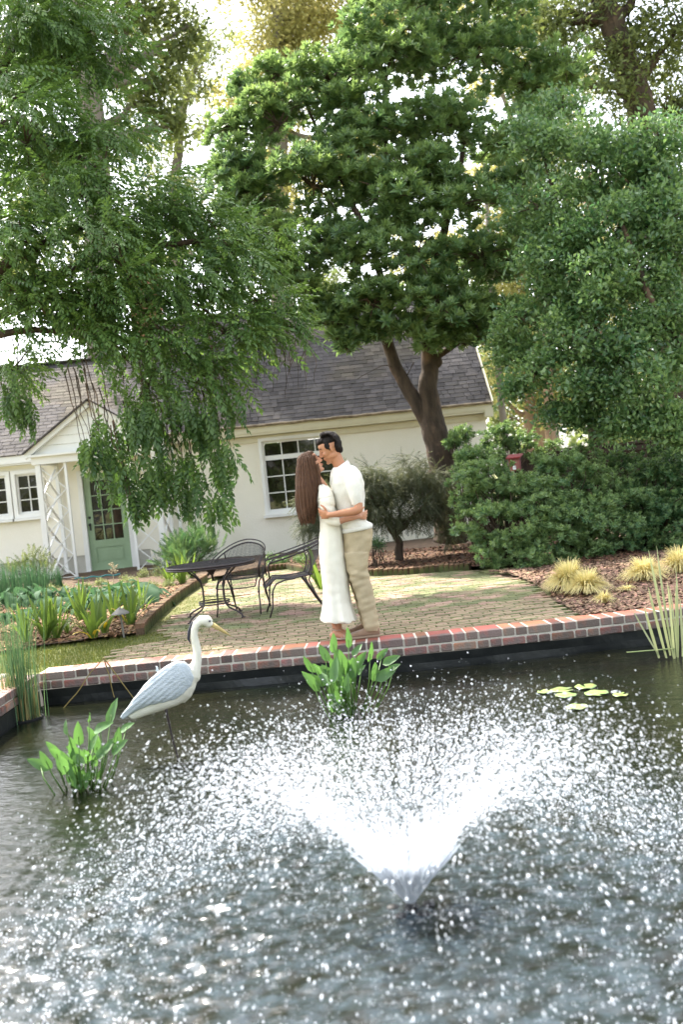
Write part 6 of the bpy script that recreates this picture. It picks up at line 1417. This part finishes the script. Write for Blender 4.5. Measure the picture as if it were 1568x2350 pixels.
# ============================================================ FOUNTAIN
def dropmat():
    m = bpy.data.materials.new('white_water'); t, N, L, b = nodes(m); b.inputs['Base Color'].default_value = (.88, .91, .95, 1); b.inputs['Roughness'].default_value = .12; b.inputs['Specular IOR Level'].default_value = .6
    tr = N.new('ShaderNodeBsdfTranslucent'); tr.inputs['Color'].default_value = (.9, .93, .97, 1); ms = N.new('ShaderNodeMixShader'); ms.inputs[0].default_value = .4; L.new(b.outputs[0], ms.inputs[1]); L.new(tr.outputs[0], ms.inputs[2]); L.new(ms.outputs[0], N['Material Output'].inputs['Surface']); return m
M['spray'] = dropmat()
fountain = thing('fountain', 'floating fountain throwing a white cone of spray in the near part of the pond', 'fountain', tuple(NOZ))
mb = MB(); mb.tube([NOZ+V3((0, 0, -.05)), NOZ+V3((0, 0, .012)), NOZ+V3((0, 0, .03))], [.03, .028, .018], 14)
for i in range(5): a = i*2*math.pi/5+.3; mb.ball(NOZ+V3((.075*math.cos(a), .075*math.sin(a), .0)), (.026, .026, .012))
mb.build('nozzle', M['black'], fountain)
OV = np.array([[1, 0, 0], [-1, 0, 0], [0, 1, 0], [0, -1, 0], [0, 0, 1], [0, 0, -1]], float); OT = np.array([[0, 2, 4], [2, 1, 4], [1, 3, 4], [3, 0, 4], [2, 0, 5], [1, 2, 5], [3, 1, 5], [0, 3, 5]])
def spray(name, n, smin, smax, tlim, seed, jit=.06, pw=1.0, near=.45):
    r = np.random.default_rng(seed); az = r.uniform(0, 2*math.pi, n); jets = np.round(az/(2*math.pi)*30)/30*2*math.pi; az = np.where(r.random(n) < .6, jets+r.normal(size=n)*.035, az)
    vz = r.normal(3.22, .22, n); vr = vz*np.tan(np.radians(np.clip(r.normal(31, 3.2, n), 20, 39))); T = (vz+np.sqrt(vz*vz+2*9.8*.02))/9.8; t = T*(tlim[0]+(tlim[1]-tlim[0])*r.random(n)**pw)
    p = np.stack([NOZ.x+vr*t*np.cos(az), NOZ.y+vr*t*np.sin(az), WZ+.03+vz*t-4.9*t*t], 1)+r.normal(size=(n, 3))*jit*t[:, None]
    v = np.stack([vr*np.cos(az), vr*np.sin(az), vz-9.8*t], 1); R = rotmats(v, r.normal(size=(n, 3))); s = np.exp(r.uniform(math.log(smin), math.log(smax), n)); el = r.uniform(1.3, 2.8, n)
    keep = (p[:, 2] > WZ) & ((p[:, 1] > NOZ.y-.15) | (r.random(n) < near)); p, R, s, el = p[keep], R[keep], s[keep], el[keep]
    Vt = OV[None]*np.stack([el, np.ones_like(el), np.ones_like(el)], 1)[:, None, :]*s[:, None, None]; V = np.einsum('nij,nkj->nki', R, Vt)+p[:, None]; T_ = (OT[None]+(np.arange(len(p))*6)[:, None, None]).reshape(-1, 3)
    obj(name, tri_mesh(name, V.reshape(-1, 3), T_, M['spray']), fountain, kind='stuff')
spray('spray', 28000, .0012, .0046, (.22, 1), 1, near=.25)
spray('mist', 44000, .0006, .0014, (.1, 1), 3, .11, 1.0, .9)
spray('jet', 7500, .0014, .0034, (.0, .30), 2, .02, 1.2, 1.0)
spray('jet', 8000, .0018, .0034, (.0, .09), 4, .02, 1.0, 1.0)
# unbroken threads of water right above the nozzle
mb = MB(); rj = random.Random(12)
for i in range(420):
    a = rj.uniform(0, 2*math.pi); vz = rj.gauss(3.2, .2); vr = vz*math.tan(R_(min(39, max(14, rj.gauss(31, 4))))); T1 = rj.uniform(.045, .105); pts = []; rr = []
    for k in range(6): t = T1*k/5; pts.append((NOZ.x+(.012+vr*t)*math.cos(a), NOZ.y+(.012+vr*t)*math.sin(a), WZ+.025+vz*t-4.9*t*t)); rr.append(.0050*(1-.55*k/5)*rj.uniform(.7, 1.2))
    mb.tube(pts, rr, 5)
mb.build('water_threads', M['spray'], fountain, kind='stuff')
# splashes and froth where the drops land
def froth(n):
    r = np.random.default_rng(6); az = r.uniform(0, 2*math.pi, n); rad = np.abs(r.normal(1.38, .20, n)); p = np.stack([NOZ.x+rad*np.cos(az), NOZ.y+rad*np.sin(az), np.full(n, WZ+.004)+np.abs(r.normal(size=n))*.018], 1); p = p[p[:, 1] > 2.2]
    n = len(p); R = rotmats(randu(n), randu(n)); V, T, ti = scatter(OV, OT, p, R, np.exp(r.uniform(math.log(.0015), math.log(.005), n)), np.zeros(n)); obj('splashes', tri_mesh('splashes', V, T, M['spray']), fountain, kind='stuff')
froth(9000)
